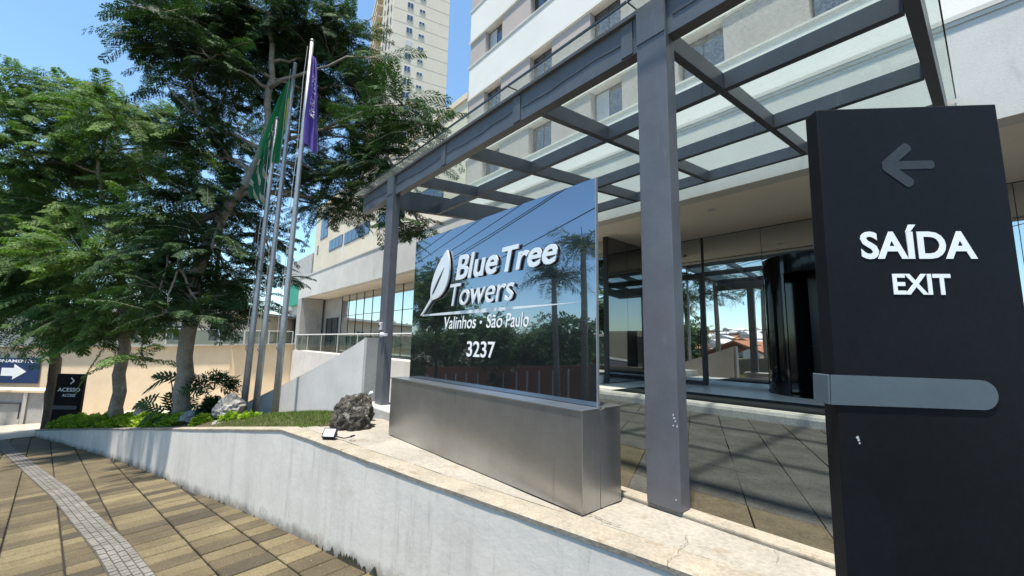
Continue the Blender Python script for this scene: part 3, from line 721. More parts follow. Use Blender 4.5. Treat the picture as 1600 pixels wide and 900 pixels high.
# curtain wall of the entrance (mirrored) and its return (smoked)
GY = 10.4
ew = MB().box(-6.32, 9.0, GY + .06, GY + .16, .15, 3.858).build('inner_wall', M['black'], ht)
gx = [-6.30, -4.72, -4.635, -3.34, -1.1, .4, 1.9, 3.4, 5.0]
for a, b, z0, z1 in ((-6.30, -4.73, 2.95, 3.845), (-4.67, -3.345, .20, 3.845), (-3.335, -1.25, 3.06, 3.845), (-1.24, .4, .2, 3.845), (.41, 1.9, .2, 3.845), (1.91, 3.4, .2, 3.845), (3.41, 6.0, .2, 3.845)):
    MB().box(a, b, GY, GY + .012, z0, z1).build('glass_panel', M['mirror'], ht)
MB().box(-6.3, 6.0, GY - .015, GY + .05, 3.846, 3.857).build('head_track', M['frame_dark'], ht)
MB().box(-4.668, -3.36, GY - .02, GY + .04, .151, .195).build('base_track', M['galv'], ht)
dr = MB().box(-6.22, -4.80, GY + .002, GY + .014, .25, 2.80).build('glass_door', M['mirror'], ht)
for a, b, z0, z1 in ((-6.30, -6.222, .152, 2.90), (-4.798, -4.72, .152, 2.90), (-6.221, -4.799, .152, .248), (-6.221, -4.799, 2.802, 2.90)):
    MB().box(a, b, GY - .03, GY + .04, z0, z1).build('door_frame', M['frame_dark'], dr)
MB().box(-4.71, -4.675, GY - .03, GY + .05, .152, 3.845).build('mullion', M['frame_dark'], dr)
MB().tube([(-4.86, GY - .06, .95), (-4.86, GY - .06, 1.55)], .014, 8).build('door_handle', M['black_gloss'], dr)
MB().tube([(-4.88, GY - .005, 1.45), (-3.36, GY - .005, 1.50)], .007, 6).build('dark_line', M['black'], ht)  # thin dark line from the door handle across the glass
# return wall
for a, b in ((8.62, 9.48), (9.49, 10.385)):
    MB().box(-6.33, -6.318, a, b, .17, 3.845).build('glass_panel', M['dark_mirror'], ht)
MB().box(-6.40, -6.335, 8.60, 10.5, .10, 3.857).build('return_wall', M['black'], ht)
MB().box(-6.40, -6.29, 8.545, 8.618, .15, 3.857).build('mullion', M['frame_dark'], ht)
# revolving door
rv = thing('revolving_door', (-2.3, 10.8, .15), 'glossy black drum of the revolving door at the entrance', 'door')
RC = Vector((-2.3, 10.62, 0)); RR = 1.05
def arc_shell(a0, a1, r0, r1, z0, z1, n=22):
    mb = MB(); pts = []
    for i in range(n + 1):
        a = math.radians(a0 + (a1 - a0) * i / n)
        for r, z in ((r0, z0), (r1, z0), (r1, z1), (r0, z1)): pts.append((RC.x + r * math.cos(a), RC.y + r * math.sin(a), z))
    mb.add(pts, [(i * 4 + j, i * 4 + (j + 1) % 4, i * 4 + 4 + (j + 1) % 4, i * 4 + 4 + j) for i in range(n) for j in range(4)] + [(0, 1, 2, 3), (n * 4 + 3, n * 4 + 2, n * 4 + 1, n * 4)])
    return mb
arc_shell(180, 246, RR - .03, RR, .16, 2.62).build('drum_wall', M['black_gloss'], rv, smooth=False)
arc_shell(294, 360, RR - .03, RR, .16, 2.62).build('drum_wall', M['black_gloss'], rv)
arc_shell(180, 360, RR - .08, RR + .01, 2.621, 3.0, 40).build('drum_canopy', M['black_gloss'], rv)
arc_shell(180, 360, 0.02, RR - .085, 2.90, 2.98, 40).build('drum_ceiling', M['black'], rv)
arc_shell(180, 360, 0.05, RR + .02, .151, .159, 40).build('threshold', M['black_gloss'], rv)
MB().tube([(RC.x, RC.y, .16), (RC.x, RC.y, 2.9)], .05, 12).build('centre_post', M['black'], rv)
for a in (215, 305):
    d = Vector((math.cos(math.radians(a)), math.sin(math.radians(a)), 0))
    lf = MB().bar(RC + d * .06 + Vector((0, 0, 1.4)), RC + d * .98 + Vector((0, 0, 1.4)), .02, 2.42).build('door_leaf', M['black_gloss'], rv)
    MB().bar(RC + d * .3 + Vector((d.y, -d.x, 0)) * .04 + Vector((0, 0, 1.15)), RC + d * .8 + Vector((d.y, -d.x, 0)) * .04 + Vector((0, 0, 1.15)), .025, .03).build('push_bar', M['galv'], lf)
# podium terrace on the left: plinth, glazing, end wall, balustrade
MB().box(PX0, -6.45, 7.22, 10.1, -3.6, .33).build('plinth', M['wedge'], ht)
ew2 = MB().box(PX0, PX0 + .9, 7.30, 8.7, .331, 3.828).build('end_pillar', M['conc'], ht)
MB().box(PX0 + .1, -27.0, 8.86, 9.1, .331, 3.858).build('back_wall', M['conc'], ht)
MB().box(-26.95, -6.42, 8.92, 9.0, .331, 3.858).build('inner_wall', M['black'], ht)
x = -26.9; k = 0
while x < -6.5:
    w = 1.22
    MB().box(x, min(x + w - .02, -6.45), 8.86 + .004 * (k % 3), 8.88 + .004 * (k % 3), .36, 2.55).build('glass_panel', M['mirror'], ht)
    MB().box(x, min(x + w - .02, -6.45), 8.862 + .003 * (k % 2), 8.88, 2.58, 3.845).build('glass_panel', M['mirror'], ht)
    MB().box(x - .02, x + .0, 8.84, 8.90, .332, 3.846).build('mullion', M['frame_dark'], ht)
    x += w; k += 1
dk = MB().box(-29.6, -27.4, 8.80, 8.855, .332, 2.5).build('terrace_door', M['window_dark'], ht)
for x in (-29.62, -28.52, -27.42): MB().box(x - .03, x + .03, 8.77, 8.80, .332, 2.5).build('door_frame', M['frame_dark'], dk)
bl = thing('terrace_balustrade', (-20, 7.3, .33), 'glass balustrade with white handrail along the podium terrace', 'railing')
MB().tube([(-31.0, 7.30, 1.37), (-7.2, 7.30, 1.37)], .028, 8).build('handrail', M['rail'], bl)
x = -30.9
while x < -7.3:
    MB().box(x - .016, x + .016, 7.285, 7.315, .331, 1.345).build('baluster', M['rail'], bl)
    MB().box(x + .05, min(x + 2.74, -7.2), 7.296, 7.304, .40, 1.30).build('glass_pane', M['balustrade'], bl)
    x += 2.8
# upper cream block over the podium
UX0 = -39.5
MB().box(UX0, TX0 - .03, 10.21, 20.0, -3, 12.6).build('cream_block', M['cream_build'], ht)
MB().box(UX0 - .1, TX0 - .03, 10.12, 20.1, 12.601, 12.9).build('parapet', M['cream_build'], ht)
for x0, x1, z0, z1 in ((-35.2, -31.95, 8.25, 9.15), (-31.55, -26.7, 8.2, 9.1), (-25.2, -21.5, 8.2, 9.1), (-20.9, -17.3, 8.2, 9.1), (-37.9, -35.9, 9.7, 12.0), (-38.6, -38.3, 8.5, 9.3)):
    w = MB().box(x0, x1, 10.185, 10.208, z0, z1).build('window', M['frame_dark'], ht)
    n_ = max(1, int((x1 - x0) / .8)); st = (x1 - x0) / n_
    for i in range(n_): MB().box(x0 + i * st + .03, x0 + (i + 1) * st - .03, 10.17, 10.184, z0 + .05, z1 - .05).build('pane', M['window_dark'], w)
for x in (-31.75, -26.0): MB().box(x - .04, x + .04, 10.165, 10.2085, 5.3, 10).build('downpipe', M['rail'], ht)

# ------------------------------------------------------------------ wedge wall beside the ramp
wg = thing('ramp_wall', (-9, 2.5, -.4), 'grey concrete wedge wall sloping down beside the ramp behind the flagpoles', 'wall')
wa, wb = Vector((-6.95, 2.70, 0)), Vector((-13.4, 1.75, 0))
d = (wb - wa).normalized(); nn = Vector((-d.y, d.x, 0)) * -1
if nn.y < 0: nn = -nn
def wedge_top(t): return 1.13 + (-.80 - 1.13) * t ** .92
mb = MB(); N = 20
for i in range(N):
    t0, t1 = i / N, (i + 1) / N; p = wa.lerp(wb, t0); q = wa.lerp(wb, t1); th = nn * .22
    mb.hexa([(p.x, p.y, gz(p.x) - .5), (q.x, q.y, gz(q.x) - .5), (q.x + th.x, q.y + th.y, gz(q.x) - .5), (p.x + th.x, p.y + th.y, gz(p.x) - .5),
             (p.x, p.y, wedge_top(t0)), (q.x, q.y, wedge_top(t1)), (q.x + th.x, q.y + th.y, wedge_top(t1)), (p.x + th.x, p.y + th.y, wedge_top(t0))])
ob = mb.build('wall', M['wedge'], wg, fix=False)
bm = bmesh.new(); bm.from_mesh(ob.data); bmesh.ops.remove_doubles(bm, verts=bm.verts, dist=.0005); bm.to_mesh(ob.data); bm.free()
MB().hexa([(wa.x + .002, wa.y - .004, -.4), (wa.x + .07, wa.y + .01, -.4), (wa.x + .07, wa.y + .23, -.4), (wa.x + .002, wa.y + .22, -.4),
           (wa.x + .002, wa.y - .004, 1.14), (wa.x + .07, wa.y + .01, 1.14), (wa.x + .07, wa.y + .23, 1.14), (wa.x + .002, wa.y + .22, 1.14)]).build('end_cap', M['conc'], wg)

def CRW(x, y, D): return np.array(CR) @ np.array([x - 800., -(y - 450.), -645.]) * (D / 645.) + np.array([0, 0, CAM_H])
# ------------------------------------------------------------------ boundary wall and neighbours on the left
bw = thing('boundary_wall', (-37, -2, -3.5), 'long cream boundary wall behind the garden trees', 'wall')
BP = [(-47.5, -14.0), (-42.9, -8.7), (-37.85, -2.96), (-34.5, .8), (-31.9, 3.8), (-31.35, 7.4)]
def btop(i): return [.1, .2, .32, .45, .6, .7][i]
def seg_wall(p, q, z0, z1a, z1b, th=.2):
    p = Vector((*p, 0)); q = Vector((*q, 0)); d = (q - p).normalized(); n = Vector((-d.y, d.x, 0)) * th
    return [(p.x, p.y, z0), (q.x, q.y, z0), (q.x + n.x, q.y + n.y, z0), (p.x + n.x, p.y + n.y, z0), (p.x, p.y, z1a), (q.x, q.y, z1b), (q.x + n.x, q.y + n.y, z1b), (p.x + n.x, p.y + n.y, z1a)]
for i in range(len(BP) - 1):
    MB().hexa(seg_wall(BP[i], BP[i + 1], -5.2, btop(i), btop(i + 1))).build('wall_section', M['cream_wall'], bw)
    a, b = Vector((*BP[i], btop(i) + .04)), Vector((*BP[i + 1], btop(i + 1) + .04))
    MB().bar(a, b, .5, .07).build('coping', M['conc'], bw)
def on_wall(i, t, off=.05):
    p, q = Vector((*BP[i], 0)), Vector((*BP[i + 1], 0)); d = (q - p).normalized(); n = Vector((d.y, -d.x, 0)); c = p.lerp(q, t); return c + n * off, d, n
# parking sign with arrow
c, d, n = on_wall(1, .30, .06)
if n.dot(Vector((0, 0, 0)) - c) < 0: n = -n
sgo = Vector((-42.0, -7.68, 0)); 
pk = thing('parking_sign', (c.x, c.y, -1.9), 'navy parking sign with a big white arrow on the cream wall', 'sign')
def KF(u, z, dd): p = c + d * u + n * (dd + .03); return (p.x, p.y, z)
KW0, KW1, KZ0, KZ1 = -2.6, 3.05, -1.95, -.25
fill_poly([(-2.2, -2.02), (2.32, -2.02), (2.26, -.45), (-2.2, -.45)], KF, .04, 'board', M['blue_sign'], pk)
K1 = lambda u, z, dd: KF(u, z, .042 + dd)
fill_poly([(-.10, -1.58), (-.10, -1.08), (.68, -1.08), (.68, -.84), (1.50, -1.30), (.68, -1.80), (.68, -1.58)], K1, .01, 'arrow', M['white_paint'], pk)
lettering('ESTACIONAMENTO', K1, -1.95, 2.02, -.74, -.55, M['white_paint'], pk, bold=.012, depth=.006, ref='E')
# low utility enclosure under the sign
ue = thing('utility_enclosure', (-34.6, -5.2, -3.5), 'low grey utility enclosure with pale capping under the parking sign', 'enclosure')
p, q = (-37.2, -8.4), (-33.35, -3.95)
MB().hexa(seg_wall(p, q, -4.2, -2.02, -2.02, .9)).build('body', M['conc'], ue)
a, b = Vector((*p, -1.96)), Vector((*q, -1.96)); dd_ = (b - a).normalized()
MB().bar(a + Vector((-.3, .3, 0)), b + Vector((-.3, .3, 0)) + dd_ * .2, 1.2, .11).build('capping', M['cream_wall'], ue)
for t in (.1, .45, .8, .99):
    c_ = a.lerp(b, t) + Vector((.06, -.05, 0)); MB().box(c_.x - .07, c_.x + .07, c_.y - .07, c_.y + .07, -4, -2.02).build('pilaster', M['wedge'], ue)
for t0, t1 in ((.14, .41), (.49, .76)):
    a_ = a.lerp(b, t0) + Vector((.05, -.04, 0)); b_ = a.lerp(b, t1) + Vector((.05, -.04, 0))
    MB().tube([(a_.x, a_.y, -3.4), (a_.x, a_.y, -2.6), (b_.x, b_.y, -2.6), (b_.x, b_.y, -3.4)], .03, 6).build('pipe', M['frame_dark'], ue)

# access totem at the end of the garden
at = thing('access_totem', (-23.2, -2.26, -2.5), 'black access totem reading ACESSO at the far end of the garden wall', 'sign')
ta = Vector((-23.55, -2.66, 0)); tu = Vector((.66, .751, 0)); tn = Vector((.751, -.66, 0))
def AF(u, z, dd): p = ta + tu * u + tn * dd; return (p.x, p.y, z)
MB().hexa([AF(0, -2.7, 0), AF(1.06, -2.7, 0), AF(1.06, -2.7, -.1), AF(0, -2.7, -.1), AF(0, -.40, 0), AF(1.06, -.40, 0), AF(1.06, -.40, -.1), AF(0, -.40, -.1)]).build('panel', M['totem'], at, bevel=.006)
A1 = lambda u, z, dd: AF(u, z, .001 + dd)
lettering('ACESSO', A1, .10, .96, -1.06, -.92, M['white_paint'], at, bold=.015, depth=.005, ref='E')
lettering('ACCESS', A1, .30, .80, -1.25, -1.15, M['white_paint'], at, bold=.015, depth=.005, ref='E')
fill_poly(rpoly(.56, -.55, .68, -.66, .045), A1, .004, 'arrow_arm', M['white_paint'], at)
fill_poly(rpoly(.56, -.77, .68, -.66, .045), A1, .005, 'arrow_arm', M['white_paint'], at)
fill_poly([(.02, -1.72), (.9, -1.72), (.95, -1.65), (.9, -1.58), (.02, -1.58)], A1, .01, 'slate_band', M['totem_band'], at)

# neighbouring house beyond the wall, its terrace and railing
nh = thing('neighbour_house', (-46, 0, -3), 'pale neighbouring house with flat roof half hidden behind the trees', 'house')
def oblong(p, q, depth, z0, z1): return seg_wall(p, q, z0, z1, z1, depth)
hp, hq = (-52.5, -9.5), (-40.2, 6.2)
MB().hexa(oblong(hp, hq, 8, -5, 3.0)).build('wall', M['cream_build'], nh)
hd = (Vector((*hq, 0)) - Vector((*hp, 0))).normalized(); hn = Vector((hd.y, -hd.x, 0))
MB().bar(Vector((*hp, 3.12)) - hd * .4 + hn * -3.4, Vector((*hq, 3.12)) + hd * .4 + hn * -3.4, 8.4, .22).build('roof_slab', M['conc'], nh)
for t in (.12, .3, .5, .68, .86):
    c0 = Vector((*hp, 0)).lerp(Vector((*hq, 0)), t) + hn * .03
    f_ = MB().bar(c0 - hd * .8 + Vector((0, 0, 1.4)), c0 + hd * .8 + Vector((0, 0, 1.4)), .05, 1.3).build('window', M['frame_white'], nh)
    for s_ in (-1, 1): MB().bar(c0 + hn * .035 + hd * (s_ * .39 - .33) + Vector((0, 0, 1.4)), c0 + hn * .035 + hd * (s_ * .39 + .33) + Vector((0, 0, 1.4)), .01, 1.15).build('pane', M['window_dark'], f_)
tr = thing('terrace_railing', (-34.5, 5.5, .5), 'white framed glass railing above the cream wall near the podium', 'railing')
ra, rb = Vector((-36.2, .6, 0)), Vector((-33.2, 7.6, 0)); ddr = (rb - ra).normalized()
MB().bar(ra + Vector((0, 0, 1.62)), rb + Vector((0, 0, 1.62)), .05, .05).build('top_rail', M['rail'], tr)
for i in range(6):
    c0 = ra.lerp(rb, i / 5); MB().box(c0.x - .03, c0.x + .03, c0.y - .03, c0.y + .03, .3, 1.6).build('post', M['rail'], tr)
    if i < 5:
        c1 = ra.lerp(rb, (i + 1) / 5); MB().bar(c0 + ddr * .06 + Vector((0, 0, 1.05)), c1 - ddr * .06 + Vector((0, 0, 1.05)), .012, .95).build('glass_pane', M['balustrade'], tr)
MB().bar(ra + Vector((-.3, .1, .40)), rb + Vector((-.3, .1, .40)), .8, .35).build('kerb_wall', M['conc'], tr)
gb = thing('grey_annex', (-46, 13, 0), 'grey annex with green screened balcony left of the podium', 'building')
MB().box(-50, -41.5, 10.6, 20, -4, 9.2).build('wall', M['conc'], gb)
MB().box(-47.6, -42.0, 10.2, 10.55, 4.4, 6.6).build('green_screen', M['green_net'], gb)
for x0 in (-49.4, -46.5, -44):
    w = MB().box(x0, x0 + 1.6, 10.55, 10.598, 1.2, 3.4).build('window', M['frame_dark'], gb); MB().box(x0 + .08, x0 + 1.52, 10.53, 10.549, 1.3, 3.3).build('pane', M['window_dark'], w)
aw = CRW(275, 440, 55.0)
nt_ = tag(MB().hexa(seg_wall((aw[0] - 1.0, aw[1] - 1.2), (aw[0] + 1.0, aw[1] + 1.2), aw[2] - 1.2, aw[2] + .9, aw[2] + 1.2, .08)).build('green_awning', M['green_net']), 'green shade net glimpsed through the trees', 'awning')
at_base(nt_, (aw[0], aw[1], aw[2] - 4))
MB().bar((aw[0], aw[1], aw[2] - 4), (aw[0], aw[1], aw[2] - 1.2), .08, .08, (1, 0, 0)).build('pole', M['galv'], nt_)

# ------------------------------------------------------------------ far beige tower
ft = thing('apartment_tower', (-78, 33, 0), 'tall beige apartment tower rising behind the big tree', 'building')
FC = Vector((-75.66, 30.9, 0)); fr = Vector((.23, .973, 0)).normalized(); fl_ = Vector((-.973, .23, 0)).normalized()
def FT(a, b, z): p = FC + fr * a + fl_ * b; return (p.x, p.y, z)
def fbox(a0, a1, b0, b1, z0, z1): return MB().hexa([FT(a0, b0, z0), FT(a1, b0, z0), FT(a1, b1, z0), FT(a0, b1, z0), FT(a0, b0, z1), FT(a1, b0, z1), FT(a1, b1, z1), FT(a0, b1, z1)])
FW, FD, FH = 12.0, 26.0, 92
fbox(0, FW, 0, FD, -5, FH).build('wall', M['far_tower'], ft)
for k in range(2, 31):
    z = 2.92 * k
    fbox(-.02, FW + .02, -.02, FD, z, z + .05).build('floor_joint', M['far_joint'], ft)
wbox = None
for k in range(9, 30):
    z = 2.92 * k + .9
    for a0, w, h in ((2.75, 1.35, 1.4), (5.35, 1.3, .8)):
        f_ = fbox(a0, a0 + w, -.09, -.035, z, z + h).build('window', M['frame_white'], ft)
        n_ = 2
        for i in range(n_):
            x0 = a0 + .1 + i * (w - .1) / 2
            fbox(x0, x0 + (w - .3) / 2, -.13, -.095, z + .12, z + h - .1).build('pane', M['curtain'] if (k == 21 and a0 < 5) else M['window_dark'], f_)
    for b0, w, h in ((2.0, .9, 1.2), (6.2, 1.6, 1.4), (11, .9, .9)):
        f_ = fbox(-.1, -.035, b0, b0 + w, z, z + h).build('window', M['frame_dark'], ft)
        fbox(-.13, -.105, b0 + .1, b0 + w - .1, z + .1, z + h - .1).build('pane', M['window_dark'], f_)
    fbox(-1.5, -.035, 15, 25, z - .9, z - .72).build('balcony', M['far_tower'], ft)
    fbox(-1.5, -1.4, 15, 25, z - .719, z + .2).build('balcony_front', M['far_tower'], ft)

# ------------------------------------------------------------------ foliage
def leaf_object(name, verts, shade, mat, parent, nper=4):
    n = len(verts) // nper; me = bpy.data.meshes.new(name)
    o = wloc(parent) if parent else Vector((0, 0, 0))
    me.vertices.add(len(verts)); me.vertices.foreach_set('co', (verts - np.array(o)).astype(np.float32).ravel())
    me.loops.add(n * nper); me.loops.foreach_set('vertex_index', np.arange(n * nper, dtype=np.int32))
    me.polygons.add(n); me.polygons.foreach_set('loop_start', np.arange(n, dtype=np.int32) * nper); me.polygons.foreach_set('loop_total', np.full(n, nper, dtype=np.int32))
    me.update(calc_edges=True); me.validate()
    at_ = me.attributes.new('shade', 'FLOAT', 'FACE'); at_.data.foreach_set('value', shade.astype(np.float32))
    me.materials.append(mat); ob = bpy.data.objects.new(name, me); COL.objects.link(ob); ob.parent = parent; return ob

def nrm(v): return v / np.maximum(np.linalg.norm(v, axis=-1, keepdims=True), 1e-9)

def sprays(P, D, L, K, ll, lw, droop, r, up=None, shade=None):
    """pinnate leaf sprays: rachis from P along D, bending down, K pairs of leaflets; returns verts (N*K*2*4,3), shade"""
    N = len(P); t = (np.arange(K) + .7) / K
    Ls = np.broadcast_to(np.asarray(L, float), (N,))[:, None, None] * r.uniform(.75, 1.2, (N, 1, 1)); dr_ = droop * r.uniform(.5, 1.4, (N, 1, 1))
    R_ = P[:, None, :] + D[:, None, :] * (t[None, :, None] * Ls) + np.array([0, 0, -1.0]) * (dr_ * Ls * t[None, :, None] ** 2)
    T = nrm(D[:, None, :] + np.array([0, 0, -2.0]) * dr_ * t[None, :, None])
    up = nrm((np.array([0, 0, 1.0]) if up is None else up) + r.normal(0, .45 if up is None else .22, (N, 3)))[:, None, :]
    S = nrm(np.cross(T, up)); Nn = np.cross(S, T)
    out = np.empty((N, K, 2, 4, 3)); size = (np.sin(np.pi * (t * .82 + .12)) * .75 + .35)[None, :, None]
    for k, sg in enumerate((-1, 1)):
        d = nrm(S * sg + T * .55 + Nn * r.normal(-.1, .22, (N, K, 1)))
        w = nrm(np.cross(d, Nn + r.normal(0, .25, (N, K, 3))))
        l_ = ll * size * r.uniform(.8, 1.2, (N, K, 1)); ww = lw * size
        out[:, :, k, 0] = R_; out[:, :, k, 1] = R_ + d * l_ * .5 + w * ww * .5; out[:, :, k, 2] = R_ + d * l_; out[:, :, k, 3] = R_ + d * l_ * .5 - w * ww * .5
    sh = np.repeat(np.clip(r.normal(.42, .2, N) if shade is None else shade, 0, 1), K * 2) + r.normal(0, .06, N * K * 2)
    return out.reshape(-1, 3), np.clip(sh, 0, 1)

def fronds(P, D, LF, NP, droop, pl, K, ll, lw, r):
    """arching branchlets carrying NP pairs of pinnate sprays, flat like a fern; returns verts, shade and the branchlet lines"""
    N = len(P); t = (np.arange(NP) + .6) / NP; Lf = LF * r.uniform(.6, 1.25, (N, 1, 1)); dr_ = droop * r.uniform(.5, 1.4, (N, 1, 1)); tt = t[None, :, None]
    R_ = P[:, None, :] + D[:, None, :] * (tt * Lf) + np.array([0, 0, -1.0]) * (dr_ * Lf * tt ** 2)
    T = nrm(D[:, None, :] + np.array([0, 0, -2.0]) * dr_ * tt); up = nrm(np.array([0, 0, 1.0]) + r.normal(0, .25, (N, 3)))[:, None, :]
    S = nrm(np.cross(T, up)); Nn = np.cross(S, T); sz = (1 - .55 * tt ** 1.5) * (.55 + .45 * np.minimum(1, tt * 3))
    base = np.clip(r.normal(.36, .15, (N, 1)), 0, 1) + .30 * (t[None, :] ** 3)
    V = []; S2 = []
    for sg in (-1, 1):
        d = nrm(S * sg + T * .75 + np.array([0, 0, -.18]) + r.normal(0, .08, (N, NP, 3)))
        v, sh = sprays(R_.reshape(-1, 3), d.reshape(-1, 3), (pl * sz * np.ones((N, NP, 1))).ravel(), K, ll, lw, .22, r, np.repeat(Nn.reshape(N, NP, 3), 1, 0).reshape(-1, 3), (base + r.normal(0, .05, (N, NP))).ravel())
        V.append(v); S2.append(sh)
    return np.concatenate(V), np.concatenate(S2), R_

CRn = np.array(CR)
def at_px(x, y, D):
    """a point seen in direction (x, y) of the 1600-wide photograph, D metres in front of the lens plane"""
    return CRn @ np.array([x - 800., -(y - 450.), -645.]) * (D / 645.) + np.array([0, 0, CAM_H])

def limb(mb, a, b, r0, r1, sag=.0, n=7, wob=.12):
    a = np.array(a); b = np.array(b); L = np.linalg.norm(b - a); pts = []
    for i in range(n + 1):
        t = i / n; p = a + (b - a) * t + np.array([0, 0, 1.0]) * sag * L * math.sin(math.pi * t)
        if 0 < i < n: p = p + rng.normal(0, wob * L / n, 3)
        pts.append(tuple(p))
    mb.tube(pts, [r0 + (r1 - r0) * (i / n) ** .8 for i in range(n + 1)], 7); return pts

def tree(name, base, trunk, clumps, label, mat, bark, dens, L, K, ll, lw, droop, r0, flat=.55, group=None, fork=None):
    """trunk: list of points; clumps: (centre, radius); limbs run from the nearest upper trunk node to each clump"""
    t = thing(name, base, label, 'tree', group)
    mb = MB(); pts = [tuple(base)] + [tuple(p) for p in trunk]
    # smooth the trunk line
    dense = []
    for i in range(len(pts) - 1):
        for s_ in np.linspace(0, 1, 5)[:-1]: dense.append(np.array(pts[i]) * (1 - s_) + np.array(pts[i + 1]) * s_)
    dense.append(np.array(pts[-1])); nd = len(dense)
    dense = [d_ + (rng.normal(0, .025, 3) if 0 < i < nd - 1 else 0) for i, d_ in enumerate(dense)]
    rad = [r0 * (1.25 if i == 0 else 1) * (1 - .72 * i / (nd - 1)) for i in range(nd)]
    mb.tube([tuple(p) for p in dense], rad, 12)
    mb.build('trunk', bark, t, smooth=True)
    bb = MB(); V = []; S_ = []
    nodes = [(dense[i], rad[i]) for i in range(int(nd * .45), nd)]
    for c, R0 in clumps:
        c = np.array(c)
        k = min(range(len(nodes)), key=lambda i: np.linalg.norm(nodes[i][0] - c) + max(0, nodes[i][0][2] - c[2] + .3) * 1.2)
        p0, rr = nodes[k]; lp = limb(bb, p0, c, min(rr * .7, .045 + .018 * R0 + .012 * np.linalg.norm(c - p0)), .014, .06)
        if rng.random() < .5: nodes.append((np.array(lp[4]), .05))
        for _ in range(5):
            e = c + rng.normal(0, 1, 3) * R0 * np.array([.6, .6, .35]); limb(bb, c, e, .016, .005, .05, 4)
        n = max(6, int(dens * R0 ** 2))
        u = nrm(rng.normal(0, 1, (n, 3))); rr_ = rng.uniform(.0, .8, (n, 1)) ** .6
        P = c + u * rr_ * R0 * np.array([1, 1, flat])
        D = nrm(u * np.array([1, 1, .25]) + np.array([0, 0, .16]) + rng.normal(0, .3, (n, 3)))
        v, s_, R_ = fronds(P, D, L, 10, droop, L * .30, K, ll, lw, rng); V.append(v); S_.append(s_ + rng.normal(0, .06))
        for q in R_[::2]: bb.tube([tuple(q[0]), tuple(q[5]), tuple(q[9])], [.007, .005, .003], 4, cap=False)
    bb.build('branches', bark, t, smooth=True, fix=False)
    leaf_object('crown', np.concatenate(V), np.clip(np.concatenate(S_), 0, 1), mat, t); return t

def cl(lst, jit=.9):
    return [(at_px(x, y, D + rng.uniform(-jit, jit)), r / 645. * D) for x, y, r, D in lst]

BIGPX = [(250, 58, 46, 9.0), (280, 90, 44, 8.8), (300, 30, 66, 9.4), (240, 15, 34, 8.8), (330, 92, 46, 9.6), (350, 25, 60, 10), (375, 75, 62, 10), (425, 30, 70, 9.6),
          (455, 95, 58, 9.8), (490, 40, 60, 10.4), (515, 105, 52, 9.6), (545, 60, 45, 10), (400, 140, 48, 10.4), (345, 165, 36, 10), (322, 205, 34, 9.6), (335, 245, 44, 9.8), (375, 215, 42, 10.6),
          (470, 160, 46, 10.4), (520, 170, 40, 10), (560, 140, 34, 9.8), (585, 90, 24, 9.6), (540, 225, 44, 9.4), (590, 195, 42, 9.2), (630, 165, 34, 9.0), (655, 195, 30, 8.8), (640, 235, 36, 9.0),
          (600, 255, 40, 9.2), (560, 285, 44, 9.4), (515, 280, 42, 9.8), (500, 330, 36, 10), (545, 330, 34, 9.6), (600, 305, 34, 9.2), (625, 350, 22, 8.9), (655, 360, 16, 8.6), (470, 240, 40, 10.2),
          (455, 300, 36, 10.6), (300, 300, 44, 9.2), (345, 320, 48, 9.6), (285, 350, 46, 9.0), (330, 385, 50, 9.4), (380, 350, 36, 10.4), (420, 380, 36, 10.8), (390, 420, 40, 10.6), (285, 420, 46, 9.0), (335, 450, 42, 9.6),
          (240, 390, 40, 9.2), (395, 480, 30, 10.8), (440, 440, 24, 10.9), (250, 450, 34, 8.6), (200, 130, 0.1, 9), (262, 135, 18, 9.0), (300, 140, 22, 9.2), (262, 490, 30, 8.8), (318, 495, 26, 9.0), (352, 500, 24, 9.8), (300, 470, 36, 9.6), (365, 450, 30, 10.2), (225, 430, 34, 9.4), (470, 130, 40, 10.2), (430, 180, 36, 10.6)]
big = cl(BIGPX)
big = [(np.array(c) + (nrm(np.array(c)) * 1.6 if (335 < k0[0] < 550 and k0[1] > 40) else 0), r) for (c, r), k0 in zip(big, BIGPX) if r > .05]
T3 = (-11.97, .63, -.80)
trunk3 = [at_px(290, 560, 9.25), at_px(305, 430, 9.3), at_px(340, 350, 9.4), at_px(385, 290, 9.5), at_px(418, 210, 9.6), at_px(425, 120, 9.8), at_px(420, 20, 10)]
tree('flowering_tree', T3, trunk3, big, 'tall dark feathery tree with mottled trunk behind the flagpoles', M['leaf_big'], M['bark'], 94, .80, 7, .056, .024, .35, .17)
mid = cl([(60, 190, 60, 13), (120, 165, 50, 13.5), (180, 185, 58, 13), (240, 200, 52, 13), (290, 230, 44, 12.6), (20, 250, 60, 13), (90, 250, 66, 13), (160, 255, 66, 13), (230, 270, 60, 12.6), (40, 330, 62, 12.6),
          (110, 330, 66, 12.8), (180, 340, 62, 12.6), (240, 340, 50, 12.4), (130, 400, 56, 12), (190, 420, 52, 12), (230, 480, 42, 12), (160, 480, 48, 12.2), (205, 520, 28, 12), (265, 480, 30, 12), (225, 560, 18, 11.8), (20, 150, 40, 13.5), (95, 135, 30, 13.5), (145, 140, 26, 13.5), (215, 165, 30, 13), (178, 525, 24, 11.9), (140, 505, 30, 12.2), (60, 395, 46, 12.6), (10, 395, 50, 12.8), (250, 420, 34, 11.8)], 1.2)
tree('garden_tree', (-17.1, -.61, -1.5), [at_px(192, 560, 12.3), at_px(196, 500, 12.3), at_px(185, 420, 12.5), at_px(160, 320, 12.8), at_px(150, 220, 13)], mid,
     'leafy sunlit tree with slim pale trunk, between totem and mottled trunk', M['leaf_sun'], M['bark'], 40, 1.10, 7, .080, .034, .4, .17)
